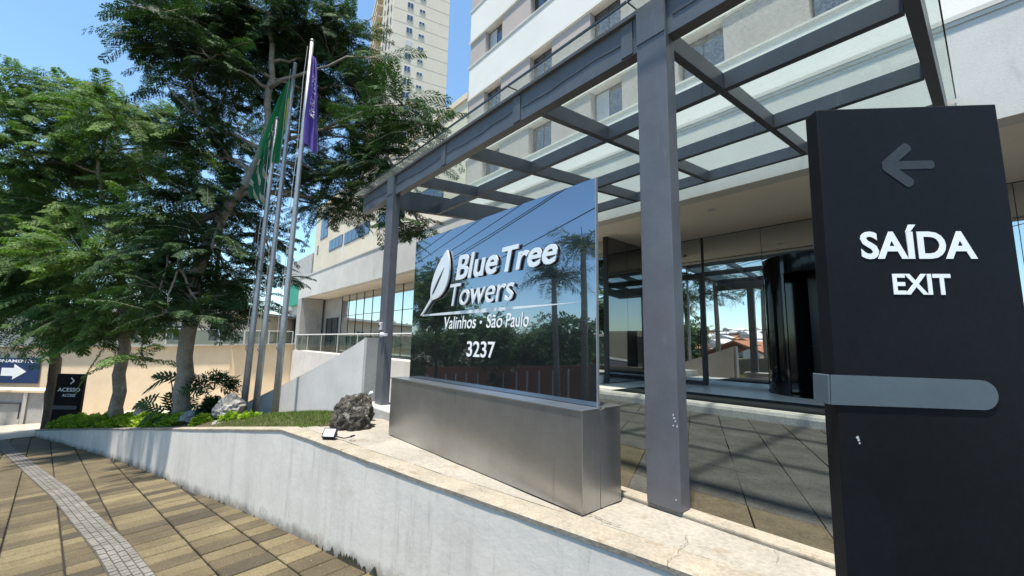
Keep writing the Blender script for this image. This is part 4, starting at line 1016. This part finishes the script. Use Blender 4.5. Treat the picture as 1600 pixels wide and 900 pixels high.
left = cl([(20, 380, 60, 15), (70, 420, 56, 14.6), (10, 430, 56, 14), (60, 440, 48, 14), (110, 455, 46, 14.4), (25, 475, 32, 13.6), (95, 490, 34, 14), (135, 500, 30, 14), (150, 530, 18, 14), (-30, 340, 60, 15), (-50, 430, 70, 15), (-30, 460, 50, 14), (5, 300, 55, 15.5), (75, 350, 45, 15), (-40, 250, 60, 16), (-40, 480, 30, 14)], 1.2)
tree('leaning_tree', (-26.6, -3.0, -2.85), [at_px(88, 560, 17.4), at_px(104, 490, 17.0), at_px(100, 420, 16.4), at_px(70, 350, 16)], left,
     'drooping dark green tree with leaning trunk behind the access totem', M['leaf_mid'], M['bark_dark'], 27, 1.4, 7, .10, .042, .5, .22)

# background trees beyond the boundary wall
def blob_tree(name, base, h, r, label, mat, dens=60, group=None, leaf=.22):
    t = thing(name, base, label, 'tree', group); mb = MB(); b = np.array(base); top = b + np.array([rng.normal(0, .1), rng.normal(0, .1), h * .6])
    limb(mb, b, top, .05 * h ** .8 * .6, .05, 0, 6, .05); V = []; S_ = []
    for _ in range(9):
        c = b + np.array([rng.normal(0, r * .42), rng.normal(0, r * .42), h - r + rng.uniform(-.75, .75) * r]); limb(mb, top, c, .05, .015, .05, 5)
        n = int(dens * r); R0 = r * rng.uniform(.38, .6); u = nrm(rng.normal(0, 1, (n, 3)))
        v, s_ = sprays(c + u * R0 * np.array([1, 1, .8]) * rng.uniform(.4, 1, (n, 1)), nrm(u + rng.normal(0, .4, (n, 3))), leaf * 2.2, 5, leaf, leaf * .5, .4, rng); V.append(v); S_.append(s_)
    mb.build('trunk', M['bark_dark'], t, smooth=True, fix=False); leaf_object('crown', np.concatenate(V), np.concatenate(S_), mat, t); return t
blob_tree('background_tree', (-53, 6, -3), 9.5, 3.6, 'light green tree beyond the wall left of the podium', M['leaf_sun'], 60)
blob_tree('background_tree', (-62, -9, -4), 10, 4.2, 'rounded tree beyond the boundary wall at the far left', M['leaf_mid'], 60)
blob_tree('background_tree', (13.5, 10.5, .15), 6.4, 2.2, 'leafy tree glimpsed right of the exit totem beneath the soffit', M['leaf_mid'], 110)

# hedge along the wall top
hg = thing('lime_hedge', (-17, -1.0, -1.5), 'clipped lime green hedge along the garden edge of the white wall', 'hedge')
n = 5200; X_ = -11.2 - 12.6 * rng.random(n) ** .9; T_ = rng.random((n, 2))
Y_ = np.array([wy(x) for x in X_]) + .24 + .55 * T_[:, 0]; hh = np.interp(X_, [-24, -18, -11.2], [.50, .40, .24]) * (.72 + .28 * np.sin(X_ * 2.6) * np.sin(X_ * .9 + 1))
Z_ = np.array([gz(x) for x in X_]) + hh * T_[:, 1] ** .6 * (1 - .5 * (2 * T_[:, 0] - 1) ** 2)
P = np.stack([X_, Y_, Z_], 1); D = nrm(rng.normal(0, .6, (n, 3)) + np.array([0.3, -.3, .8]))
v, s_ = sprays(P, D, .14, 3, .085, .05, .3, rng); leaf_object('foliage', v, s_, M['leaf_hedge'], hg)
mb = MB()
for i in range(60):
    x = -11.3 - i * .205; mb.tube([(x, wy(x) + .5, gz(x) - .05), (x + .03, wy(x) + .48, gz(x) + .2)], [.012, .006], 5)
mb.build('stems', M['bark_dark'], hg, fix=False)
def clump_plant(name, c, r, h, n, label, mat, cat='shrub', group=None, L=.16, ll=.08, lw=.045):
    t = thing(name, c, label, cat, group); u = nrm(rng.normal(0, 1, (n, 3))); u[:, 2] = np.abs(u[:, 2])
    P = np.array(c) + u * np.array([r, r, h]) * rng.uniform(.45, 1, (n, 1)) ; D = nrm(u + rng.normal(0, .5, (n, 3)))
    v, s_ = sprays(P, D, L, 4, ll, lw, .35, rng); leaf_object('foliage', v, s_, mat, t)
    mb = MB()
    for i in range(9):
        e = np.array(c) + nrm(rng.normal(0, 1, 3)) * np.array([r, r, h]) * .6; e[2] = c[2] + abs(e[2] - c[2]) + .05; mb.tube([tuple(np.array(c) - np.array([0, 0, .05])), tuple(e)], [.01, .004], 5)
    mb.build('stems', M['bark_dark'], t, fix=False); return t
def gpt(px, py, D): p = at_px(px, py, D); return p
for px, py, D, r, h, lab in ((317, 664, 8.0, .17, .17, 'small lime shrub between the rocks, nearest the mottled trunk'), (358, 664, 7.6, .20, .18, 'lime shrub before the pale rock, left of the shortest flagpole'), (390, 666, 7.3, .21, .22, 'brightest lime shrub at the foot of the flagpoles')):
    p = at_px(px, py, D); clump_plant('lime_shrub', tuple(p), r, h, 260, lab, M['leaf_hedge'], 'shrub', None, .09, .055, .03)
p = at_px(331, 642, 8.7); clump_plant('topiary_ball', (p[0], p[1], p[2] - .12), .24, .42, 1300, 'dark round clipped shrub beside the pale rock', M['leaf_top'], 'shrub', None, .08, .04, .02)
p = at_px(334, 606, 9.1); clump_plant('yucca_tuft', tuple(p), .35, .22, 120, 'spiky green tuft above the dark clipped ball', M['leaf_phil'], 'plant', None, .3, .16, .03)

# philodendron with large cut leaves
ph = thing('philodendron', tuple(at_px(262, 650, 9.6)), 'large philodendron with deeply cut leaves left of the mottled trunk', 'plant')
pb = at_px(272, 648, 9.7)
def phil_leaf(tip_dir, stalk, size, tilt):
    """one deeply lobed leaf on its stalk, as a folded outline of finger lobes"""
    mb = MB(); c = np.array(stalk); d = nrm(np.array(tip_dir, float)); up = nrm(np.array([0.25, -.45, 1.0]) + rng.normal(0, .15, 3)); s = nrm(np.cross(d, up)); nn_ = np.cross(s, d)
    for k in range(8):
        t = k / 7.; b0 = c + d * size * (t * .92) + nn_ * size * (-.22 * t * t)
        for sg in (-1, 1):
            ln = size * (.46 * math.sin(math.pi * (t * .75 + .2)) + .1); w = size * .055
            dirv = nrm(s * sg + d * (.25 + .9 * t) + nn_ * -.28)
            wv = nrm(np.cross(dirv, nn_)) * w
            tip = b0 + dirv * ln; m1 = b0 + dirv * ln * .55
            mb.add([b0 - wv * .8, b0 + wv * .8, m1 + wv * 1.05, tip, m1 - wv * 1.05], [(0, 1, 2, 3, 4)])
    mb.add([c - s * size * .05, c + s * size * .05, c + d * size * .95 + nn_ * size * -.2], [(0, 1, 2)])
    return mb
stm = MB()
for tx, ty, D, size, dx, dy in ((235, 596, 9.2, .62, -60, 30), (265, 583, 9.4, .55, -40, -6), (215, 625, 9.2, .52, -60, 20), (225, 648, 9.0, .45, -45, 28), (262, 620, 9.5, .45, -20, -40), (305, 585, 9.6, .48, 40, 8), (318, 605, 9.5, .42, 40, 6),
                               (300, 625, 9.4, .40, 30, 18), (250, 650, 9.0, .34, -30, 14), (312, 640, 9.2, .34, 22, 22), (285, 600, 9.9, .5, 10, -40), (240, 632, 9.8, .5, -30, -10)):
    a = at_px(tx - dx * .5, ty - dy * .5 + 4, D); b = at_px(tx + dx * .5, ty + dy * .5, D - .15)
    leaf = phil_leaf(b - a, a, size, 0); o = leaf.build('leaf', M['leaf_phil'], ph, fix=False)
    sh = o.data.attributes.new('shade', 'FLOAT', 'FACE'); sh.data.foreach_set('value', np.full(len(o.data.polygons), rng.uniform(.25, .8), np.float32))
    stm.tube([tuple(pb), tuple(pb * .4 + a * .6 + np.array([0, 0, .12])), tuple(a)], [.018, .012, .008], 6)
stm.build('stalks', M['bark_dark'], ph, fix=False)

# rocks
def rock(name, c, r, label, mat, seed, sub=4, rough=.28):
    bm = bmesh.new(); bmesh.ops.create_icosphere(bm, subdivisions=sub, radius=1)
    for v in bm.verts:
        d = v.co.normalized(); k = 1 + rough * noise.fractal(d * 1.3 + Vector((seed, 0, 0)), 1, 2, 5) + .10 * noise.noise(d * 5 + Vector((0, seed, 0))) + .05 * noise.noise(d * 13 + Vector((0, seed, 3)))
        p = d * k; v.co = Vector((p.x * r[0], p.y * r[1], max(p.z, -.55) * r[2] + r[2] * .45))
    me = bpy.data.meshes.new(name); bm.to_mesh(me); bm.free(); me.materials.append(mat)
    o = bpy.data.objects.new(name, me); COL.objects.link(o); o.location = c; return tag(o, label, 'rock')
b_ = rock('boulder', (-5.46, 2.02, -.02), (.245, .25, .29), 'dark rough boulder speckled white on the ledge beside the steel base', M['rock'], 3.1, 5)
b_.rotation_euler = (0, .15, .7)
for px, py, D, r, sd, lab in ((358, 650, 8.2, (.30, .26, .27), 1.2, 'pale grey rock left of the flagpole bases'), (305, 655, 8.8, (.34, .25, .13), 5.5, 'flat pale rock lying at the foot of the mottled trunk'), (343, 668, 7.5, (.14, .12, .10), 7.7, 'small white rock between the lime shrubs'),
                              (222, 655, 10.6, (.26, .2, .2), 9.3, 'pale rock under the philodendron leaves')):
    p = at_px(px, py, D); rock('garden_rock', tuple(p), r, lab, M['rock_pale'], sd, 4)

# grass patch
gm = []; n = 9000
X_ = rng.uniform(-8.9, -5.75, n); T_ = rng.random(n); keep = np.ones(n, bool)
Y0_ = np.array([wy(x) + .2 for x in X_]); Y1_ = np.array([gy1(x) for x in X_]); Y_ = Y0_ + (Y1_ - Y0_) * T_
Z_ = np.array([bedz(x, t) for x, t in zip(X_, T_)]) - .005
P = np.stack([X_, Y_, Z_], 1); a_ = rng.uniform(0, 6.28, n); hgt = rng.uniform(.02, .055, n); W_ = np.stack([np.cos(a_), np.sin(a_), 0 * a_], 1) * .004
lean = rng.normal(0, .35, (n, 2)); tip = P + np.stack([lean[:, 0] * hgt, lean[:, 1] * hgt, hgt], 1)
q = np.stack([P - W_, P + W_, tip + W_ * .2, tip - W_ * .2], 1).reshape(-1, 3)
gr = leaf_object('grass', q, np.clip(rng.normal(.5, .2, n), 0, 1), M['grass'], None); kind(gr, 'stuff')

# ------------------------------------------------------------------ flagpoles and flags
PR = Vector((.652, .758, 0)).normalized()     # horizontal direction across the view
FLAGS = []
for bx, by, bz, tz, lean, lab in ((-9.29, 1.93, -.40, 7.60, .07, 'tallest galvanised flagpole, flying the purple flag'), (-10.2, 1.75, -.45, 7.45, .14, 'galvanised flagpole in the middle, flying the green and yellow flag'), (-10.3, 1.55, -.45, 6.05, .10, 'shortest galvanised flagpole, flying the striped green flag')):
    t = thing('flagpole', (bx, by, bz), lab, 'flagpole', 'flagpoles in the garden')
    def pp(z, bx=bx, by=by, bz=bz, tz=tz, lean=lean):
        k = (z - bz) / (tz - bz); return Vector((bx + PR.x * lean * k, by + PR.y * lean * k, z))
    MB().tube([pp(bz - .15), pp(bz + 1.9), pp(bz + 2.0), pp(tz - 1.8), pp(tz)], [.064, .062, .056, .046, .038], 16).build('pole', M['galv'], t, smooth=True)
    MB().tube([pp(tz), pp(tz + .03), pp(tz + .05)], [.044, .04, .016], 14).build('cap', M['galv'], t, smooth=True)
    nrm_ = Vector((PR.y, -PR.x, 0)); side_ = PR * -.07 + nrm_ * .05
    MB().tube([pp(bz + 1.3) + side_ * .9 + Vector((0, 0, 0))] + [pp(bz + 1.3 + (tz - bz - 1.45) * k / 8) + side_ * (1 + .15 * math.sin(k * 2.1)) for k in range(9)], .006, 5).build('halyard', M['rope'], t)
    MB().tube([pp(bz + 1.25) + side_ * .6, pp(bz + 1.33) + side_ * 1.05, pp(bz + 1.42) + side_ * .6], .012, 6).build('cleat', M['galv'], t)
    FLAGS.append(pp)

def flag(name, pp, ztop, length, wtop, wbot, side, colour, label, seed, folds=3.2, amp=.055):
    """a cloth hanging from its hoist, gathered into folds; colour(u, v) gives the printed colour"""
    NU, NVt = 36, 56; me = bpy.data.meshes.new(name); vs = []
    nn_ = Vector((PR.y, -PR.x, 0))
    def pos(u, v):
        p = pp(ztop - min(v, .55) * length * .55 - max(0, v - .0) * length * .0); z = ztop - v * length * (1 - .05 * math.sin(u * 5 + seed)) - .10 * u * (1 - v)
        w = wtop + (wbot - wtop) * min(1, v * 1.25) ** .8
        base = pp(max(z, -1)); off = .05 + u * w
        ph_ = u * folds * 2 * math.pi + seed + 1.1 * v
        d = amp * math.sin(ph_) * (.35 + .65 * v) + .5 * amp * math.sin(ph_ * 1.7 + 2 * v)
        off += .02 * math.cos(ph_) + .03 * math.sin(v * 6 + seed) * v
        return base + PR * (side * off) + nn_ * (.03 + d) + Vector((0, 0, z - base.z))
    for j in range(NVt + 1):
        for i in range(NU + 1): vs.append(tuple(pos(i / NU, j / NVt)))
    fs = [(j * (NU + 1) + i, j * (NU + 1) + i + 1, (j + 1) * (NU + 1) + i + 1, (j + 1) * (NU + 1) + i) for j in range(NVt) for i in range(NU)]
    org_ = pp(ztop); me.from_pydata([tuple(Vector(v) - org_) for v in vs], [], fs)
    ca = me.color_attributes.new('print', 'FLOAT_COLOR', 'CORNER'); cols = np.empty((len(fs) * 4, 4), np.float32)
    for k in range(len(fs)):
        j, i = divmod(k, NU); cols[k * 4:k * 4 + 4] = (*colour((i + .5) / NU, (j + .5) / NVt), 1)
    ca.data.foreach_set('color', cols.ravel())
    for p in me.polygons: p.use_smooth = True
    m, n, l, pr = nt(name + '_cloth'); a_ = n.new('ShaderNodeVertexColor'); a_.layer_name = 'print'
    l.new(a_.outputs['Color'], pr.inputs['Base Color']); pr.inputs['Roughness'].default_value = .75; pr.inputs['Sheen Weight'].default_value = .2
    tl = n.new('ShaderNodeBsdfTranslucent'); l.new(a_.outputs['Color'], tl.inputs['Color']); mx = n.new('ShaderNodeMixShader'); mx.inputs[0].default_value = .3
    l.new(pr.outputs[0], mx.inputs[1]); l.new(tl.outputs[0], mx.inputs[2]); l.new(mx.outputs[0], n['Material Output'].inputs['Surface'])
    me.materials.append(m); o = bpy.data.objects.new(name, me); COL.objects.link(o); o.location = org_
    tag(o, label, 'flag', 'flags on the flagpoles'); return o, pos
purple = (.17, .10, .45)
pf, ppos = flag('flag', FLAGS[0], 7.25, 2.15, .09, .29, 1, lambda u, v: purple, 'purple flag with white lettering hanging from the tallest pole', .6, 2.4, .05)
green, yellow, white = (.03, .31, .11), (.78, .56, .02), (.7, .7, .66)
flag('flag', FLAGS[1], 7.02, 2.0, .07, .46, -1, lambda u, v: yellow if (u < .17 and .22 < v < .62 and u < .17 - abs(v - .42) * .4) else green, 'green flag with a yellow streak hanging from the middle pole', 2.2, 2.6, .07)
def stripes(u, v):
    k = (v * 1.6 + u * .9) % .5
    return white if k < .06 else ((.62, .50, .12) if k < .10 else (white if k < .13 else (.016, .17, .085)))
flag('flag', FLAGS[2], 5.75, 1.65, .06, .34, -1, stripes, 'dark green flag with white and yellow stripes on the shortest pole', 4.0, 2.2, .06)
# white lettering printed down the purple flag, following its folds
me, co = text_mesh('Blue Tree', 1, None, .1, .0, 0)
bm = bmesh.new(); bm.from_mesh(me); bmesh.ops.remove_doubles(bm, verts=bm.verts, dist=1e-5)
bmesh.ops.subdivide_edges(bm, edges=[e for e in bm.edges if e.calc_length() > .12], cuts=2)
a, b = co[:, 0].min(), co[:, 0].max(); o_ = Vector(pf.location); nn_ = Vector((PR.y, -PR.x, 0))
for v in bm.verts:
    vv = .66 - (v.co.x - a) / (b - a) * .46; uu = .30 + (.75 - v.co.y) * .0 + (v.co.y + .1) * .62
    q = ppos(min(1, max(0, uu)), vv); v.co = q - o_ + nn_ * .006
me2 = bpy.data.meshes.new('lettering'); bm.to_mesh(me2); bm.free(); me2.materials.append(M['white_paint'])
lo = bpy.data.objects.new('lettering', me2); COL.objects.link(lo); lo.parent = pf

# ------------------------------------------------------------------ floodlight on the ledge
fd = thing('floodlight', (-4.86, 1.60, 0), 'small black floodlight with its cable lying on the ledge before the boulder', 'floodlight')
c = Vector((-4.90, 1.58, .07)); r_ = Vector((.70, .71, 0)); n_ = Vector((.55, -.6, .58)).normalized(); u_ = n_.cross(r_).normalized()
def FL(a, b, d): return tuple(c + r_ * a + u_ * b + n_ * d)
def flb(a0, a1, b0, b1, d0, d1): return MB().hexa([FL(a0, b0, d0), FL(a1, b0, d0), FL(a1, b1, d0), FL(a0, b1, d0), FL(a0, b0, d1), FL(a1, b0, d1), FL(a1, b1, d1), FL(a0, b1, d1)])
flb(-.075, .075, -.055, .055, -.02, .012).build('housing', M['black'], fd, bevel=.004)
flb(-.062, .062, -.043, .043, .0125, .015).build('lens', M['plastic_white'], fd)
MB().tube([FL(-.083, 0, -.005), (c.x - .065, c.y - .05, .012), (c.x + .055, c.y + .06, .012), FL(.083, 0, -.005)], .007, 6).build('bracket', M['black'], fd)
MB().tube([FL(.05, -.02, -.02)] + [(c.x + .10 + .07 * (1 - math.cos(a)) * .9, c.y + .12 + .05 * math.sin(a) + .02 * a, .018 + .045 * (1 - math.cos(a)) * .5) for a in np.linspace(0, 5.6, 14)], .006, 6).build('cable', M['black'], fd)
# white pipe stub behind the boulder
pv = tag(MB().tube([(-5.78, 2.38, 0), (-5.78, 2.38, .30), (-5.74, 2.36, .35), (-5.66, 2.34, .38)], .028, 10).build('pipe_stub', M['plastic_white'], smooth=True), 'short white pipe stub behind the boulder', 'pipe')
at_base(pv, (-5.78, 2.38, 0))

# fallen leaves and grit on sidewalk
lf = []; n = 120
for i in range(n):
    x = random.uniform(-12, -3); y = wy(x) - abs(random.gauss(0, 1.0)) - .03; z = pave(x, y) + .004; a_ = random.uniform(0, 6.3); s_ = random.uniform(.005, .016)
    d = np.array([math.cos(a_), math.sin(a_), random.uniform(-.1, .25)]); w = np.array([-math.sin(a_), math.cos(a_), .1]) * .4; p = np.array([x, y, z])
    lf += [p - d * s_, p + w * s_, p + d * s_, p - w * s_]
M['litter'] = leafmat('dry_leaf', (.12, .075, .03), (.42, .33, .16), .1)
kind(leaf_object('leaf_litter', np.array(lf), rng.random(n), M['litter'], None), 'stuff')

# ------------------------------------------------------------------ across the street (seen in the mirrored glass)
def hz(x, y): return pave(x, y) - .2
tw = thing('terracotta_wall', (-24, -14, -2.8), 'terracotta garden wall with pale posts across the street, mirrored low in the sign', 'wall')
def street_wall(root, x0, x1, top0, top1, mat, nm='panel'):
    n_ = 8
    for i in range(n_):
        a, b = x0 + (x1 - x0) * i / n_, x0 + (x1 - x0) * (i + 1) / n_; ya, yb = KY(a) - 8.8, KY(b) - 8.8
        ta_, tb_ = top0 + (top1 - top0) * i / n_, top0 + (top1 - top0) * (i + 1) / n_
        MB().hexa([(a, ya, hz(a, ya) - .5), (b, yb, hz(b, yb) - .5), (b, yb - .2, hz(b, yb) - .5), (a, ya - .2, hz(a, ya) - .5), (a, ya, ta_), (b, yb, tb_), (b, yb - .2, tb_), (a, ya - .2, ta_)]).build(nm, mat, root)
street_wall(tw, -38, -15.2, -1.5, -.1, M['terracotta_wall'])
for i in range(14):
    x = -37.5 + i * 1.7; y = KY(x) - 8.72; MB().box(x - .05, x + .05, y - .05, y + .05, hz(x, y), hz(x, y) + 2.3).build('post', M['rail'], tw)
ow = thing('olive_wall', (-9, -11.5, -2), 'plain olive wall across the street, mirrored in the entrance glass', 'wall')
street_wall(ow, -15.1, 8, .0, 1.9, M['olive_wall'])
def palm(base, h, label, seed):
    r = np.random.default_rng(int(seed * 10)); t = thing('palm_tree', base, label, 'tree', 'palms across the street'); b = np.array(base); pts = [b + np.array([.25 * math.sin(k / 8 * 1.2 + seed), .1 * k / 8, h * k / 8]) for k in range(9)]
    MB().tube([tuple(p) for p in pts], [.24, .19, .18, .18, .17, .17, .16, .15, .13], 12).build('trunk', M['bark'], t, smooth=True)
    top = pts[-1]; V = []; S_ = []; mb = MB()
    for k in range(20):
        a_ = k * 2.4 + seed; el = r.uniform(-.15, 1.15); D = np.array([[math.cos(a_) * math.cos(el), math.sin(a_) * math.cos(el), math.sin(el)]])
        v, s_ = sprays(top[None, :], D, 2.7, 34, .62, .05, .55 + .25 * el, r); V.append(v); S_.append(s_)
        tt = np.linspace(0, 1, 7)[:, None]; pl_ = top + D * tt * 2.6 + np.array([0, 0, -1]) * (.6 * 2.6 * tt ** 2); mb.tube([tuple(q) for q in pl_], [.03 - .004 * i for i in range(7)], 5)
    mb.build('frond_ribs', M['bark_dark'], t, fix=False); leaf_object('fronds', np.concatenate(V), np.concatenate(S_), M['leaf_palm'], t); return t
palm((-14.25, -12.3, hz(-14, -12)), 8.7, 'tallest palm across the street, mirrored at the right of the sign', 1.0)
palm((-16.6, -12.9, hz(-16, -13)), 7.6, 'shorter palm across the street, mirrored beside the canopy post', 2.7)
palm((-11.6, -15.8, hz(-12, -16)), 8.2, 'palm across the street standing behind the olive wall', 4.1)
for i, (x, y, h, r) in enumerate(((-19.5, -17, 6.2, 2.3), (-24, -18.5, 7, 2.7), (-29, -18, 7.2, 2.8), (-35, -20, 8, 3.2), (-42, -21, 8, 3.2), (-50, -23, 9, 3.5), (-32, -26, 8.5, 3.3), (-24, -27, 8, 3), (-60, -26, 9, 3.6), (-44, -31, 9.5, 3.6))):
    blob_tree('street_tree', (x, y, hz(x, y) - .3), h, r, ['dark rounded tree across the street, mirrored low in the sign glass', 'dark rounded tree across the street, mirrored low in the sign glass'][0], M['leaf_far'], 40, 'trees across the street', .26)
blob_tree('kerbside_tree', (-19.8, -6.9, hz(-19, -6.4)), 7.6, 2.3, 'kerbside tree beyond the frame, mirrored at the left edge of the sign', M['leaf_sun'], 90, None, .16)
# utility poles and wires along the kerb
for i, (x, lab) in enumerate(((-34, 'grey concrete utility pole far down the kerb'), (4.5, 'grey concrete utility pole behind the photographer'))):
    y = KY(x) + .35; z = pave(x, y); t = thing('utility_pole', (x, y, z), lab, 'utility pole')
    MB().tube([(x, y, z), (x, y, z + 9)], [.16, .1], 12).build('pole', M['conc'], t, smooth=True)
    for k in range(2): MB().box(x - .05, x + .05, y - .9, y + .9, z + 8.0 - k * .9, z + 8.12 - k * .9).build('crossarm', M['conc'], t)
for k, (dy, dz) in enumerate(((-.8, 8.15), (-.3, 8.15), (.3, 8.15), (.8, 8.15), (.3, 7.25), (-.2, 6.6))):
    pa, pb_ = (-34, KY(-34) + .35 + dy), (4.5, KY(4.5) + .35 + dy); pts = []
    for i in range(25):
        s_ = i / 24; x = pa[0] + (pb_[0] - pa[0]) * s_; y = pa[1] + (pb_[1] - pa[1]) * s_
        z = (pave(*pa) * (1 - s_) + pave(*pb_) * s_) + dz - 1.1 * 4 * s_ * (1 - s_) * .8; pts.append((x, y, z))
    w = tag(MB().tube(pts, .016, 5).build('overhead_wire', M['black']), 'thin black overhead wire along the kerb, mirrored across the sign', 'wire', 'overhead wires'); at_base(w, pts[0])
# house with tiled roof and the far hillside houses, for the entrance mirror
hh_ = thing('tiled_house', (-16.5, -25, -4), 'low house with terracotta tiled roof across the street, mirrored in the entrance glass', 'house')
MB().box(-21, -12, -29, -22, -5, -.6).build('wall', M['house'], hh_)
MB().prism([(-21.8, -.62), (-16.5, 1.55), (-11.2, -.62), (-11.2, -.45), (-16.5, 1.75), (-21.8, -.45)], lambda a, z, y: (a, y, z), -29.6, -21.4).build('roof', M['roof_tile'], hh_)
for x in (-19.5, -15.5):
    w = MB().box(x, x + 1.6, -21.998, -21.95, -2.8, -1.5).build('window', M['frame_dark'], hh_)
hb = [MB().box(-6, 6, -5, 5, -3, 6).v, None]
def house_mesh(w, d, h):
    mb = MB(); mb.box(-w, w, -d, d, -3, h); return mb
M['house_w'] = surf('white_house', (.75, .73, .7), .1, .2, .9, 0, 0, 5)
wall_me = []; roof_me = []
for w, d, h in ((5, 4, 5), (7, 5, 6), (4, 4, 8)):
    m1 = MB().box(-w, w, -d, d, -3, h).build('wall', M['house']); m2 = MB().prism([(-w - .5, h + .01), (w + .5, h + .01), (0, h + 2.2)], lambda a, z, y: (a, y, z), -d - .5, d + .5).build('roof', M['roof_tile'] if h == 5 else M['house_w'])
    wall_me.append(m1.data); roof_me.append(m2.data); bpy.data.objects.remove(m1); bpy.data.objects.remove(m2)
for i in range(90):
    y = -random.uniform(230, 880); L_ = 20.8 - y; x = -L_ * random.uniform(.33, .54)
    t = thing('hillside_house', (x, y, ground_z(x, y)), 'tiny pale house on the far hillside, mirrored in the entrance glass', 'house', 'hillside houses')
    k = i % 3; t.rotation_euler.z = random.uniform(0, 3); s_ = random.uniform(.8, 1.5); t.scale = (s_, s_, s_)
    for nm, dm in (('wall', wall_me[k]), ('roof', roof_me[k])):
        o = bpy.data.objects.new(nm, dm); COL.objects.link(o); o.parent = t
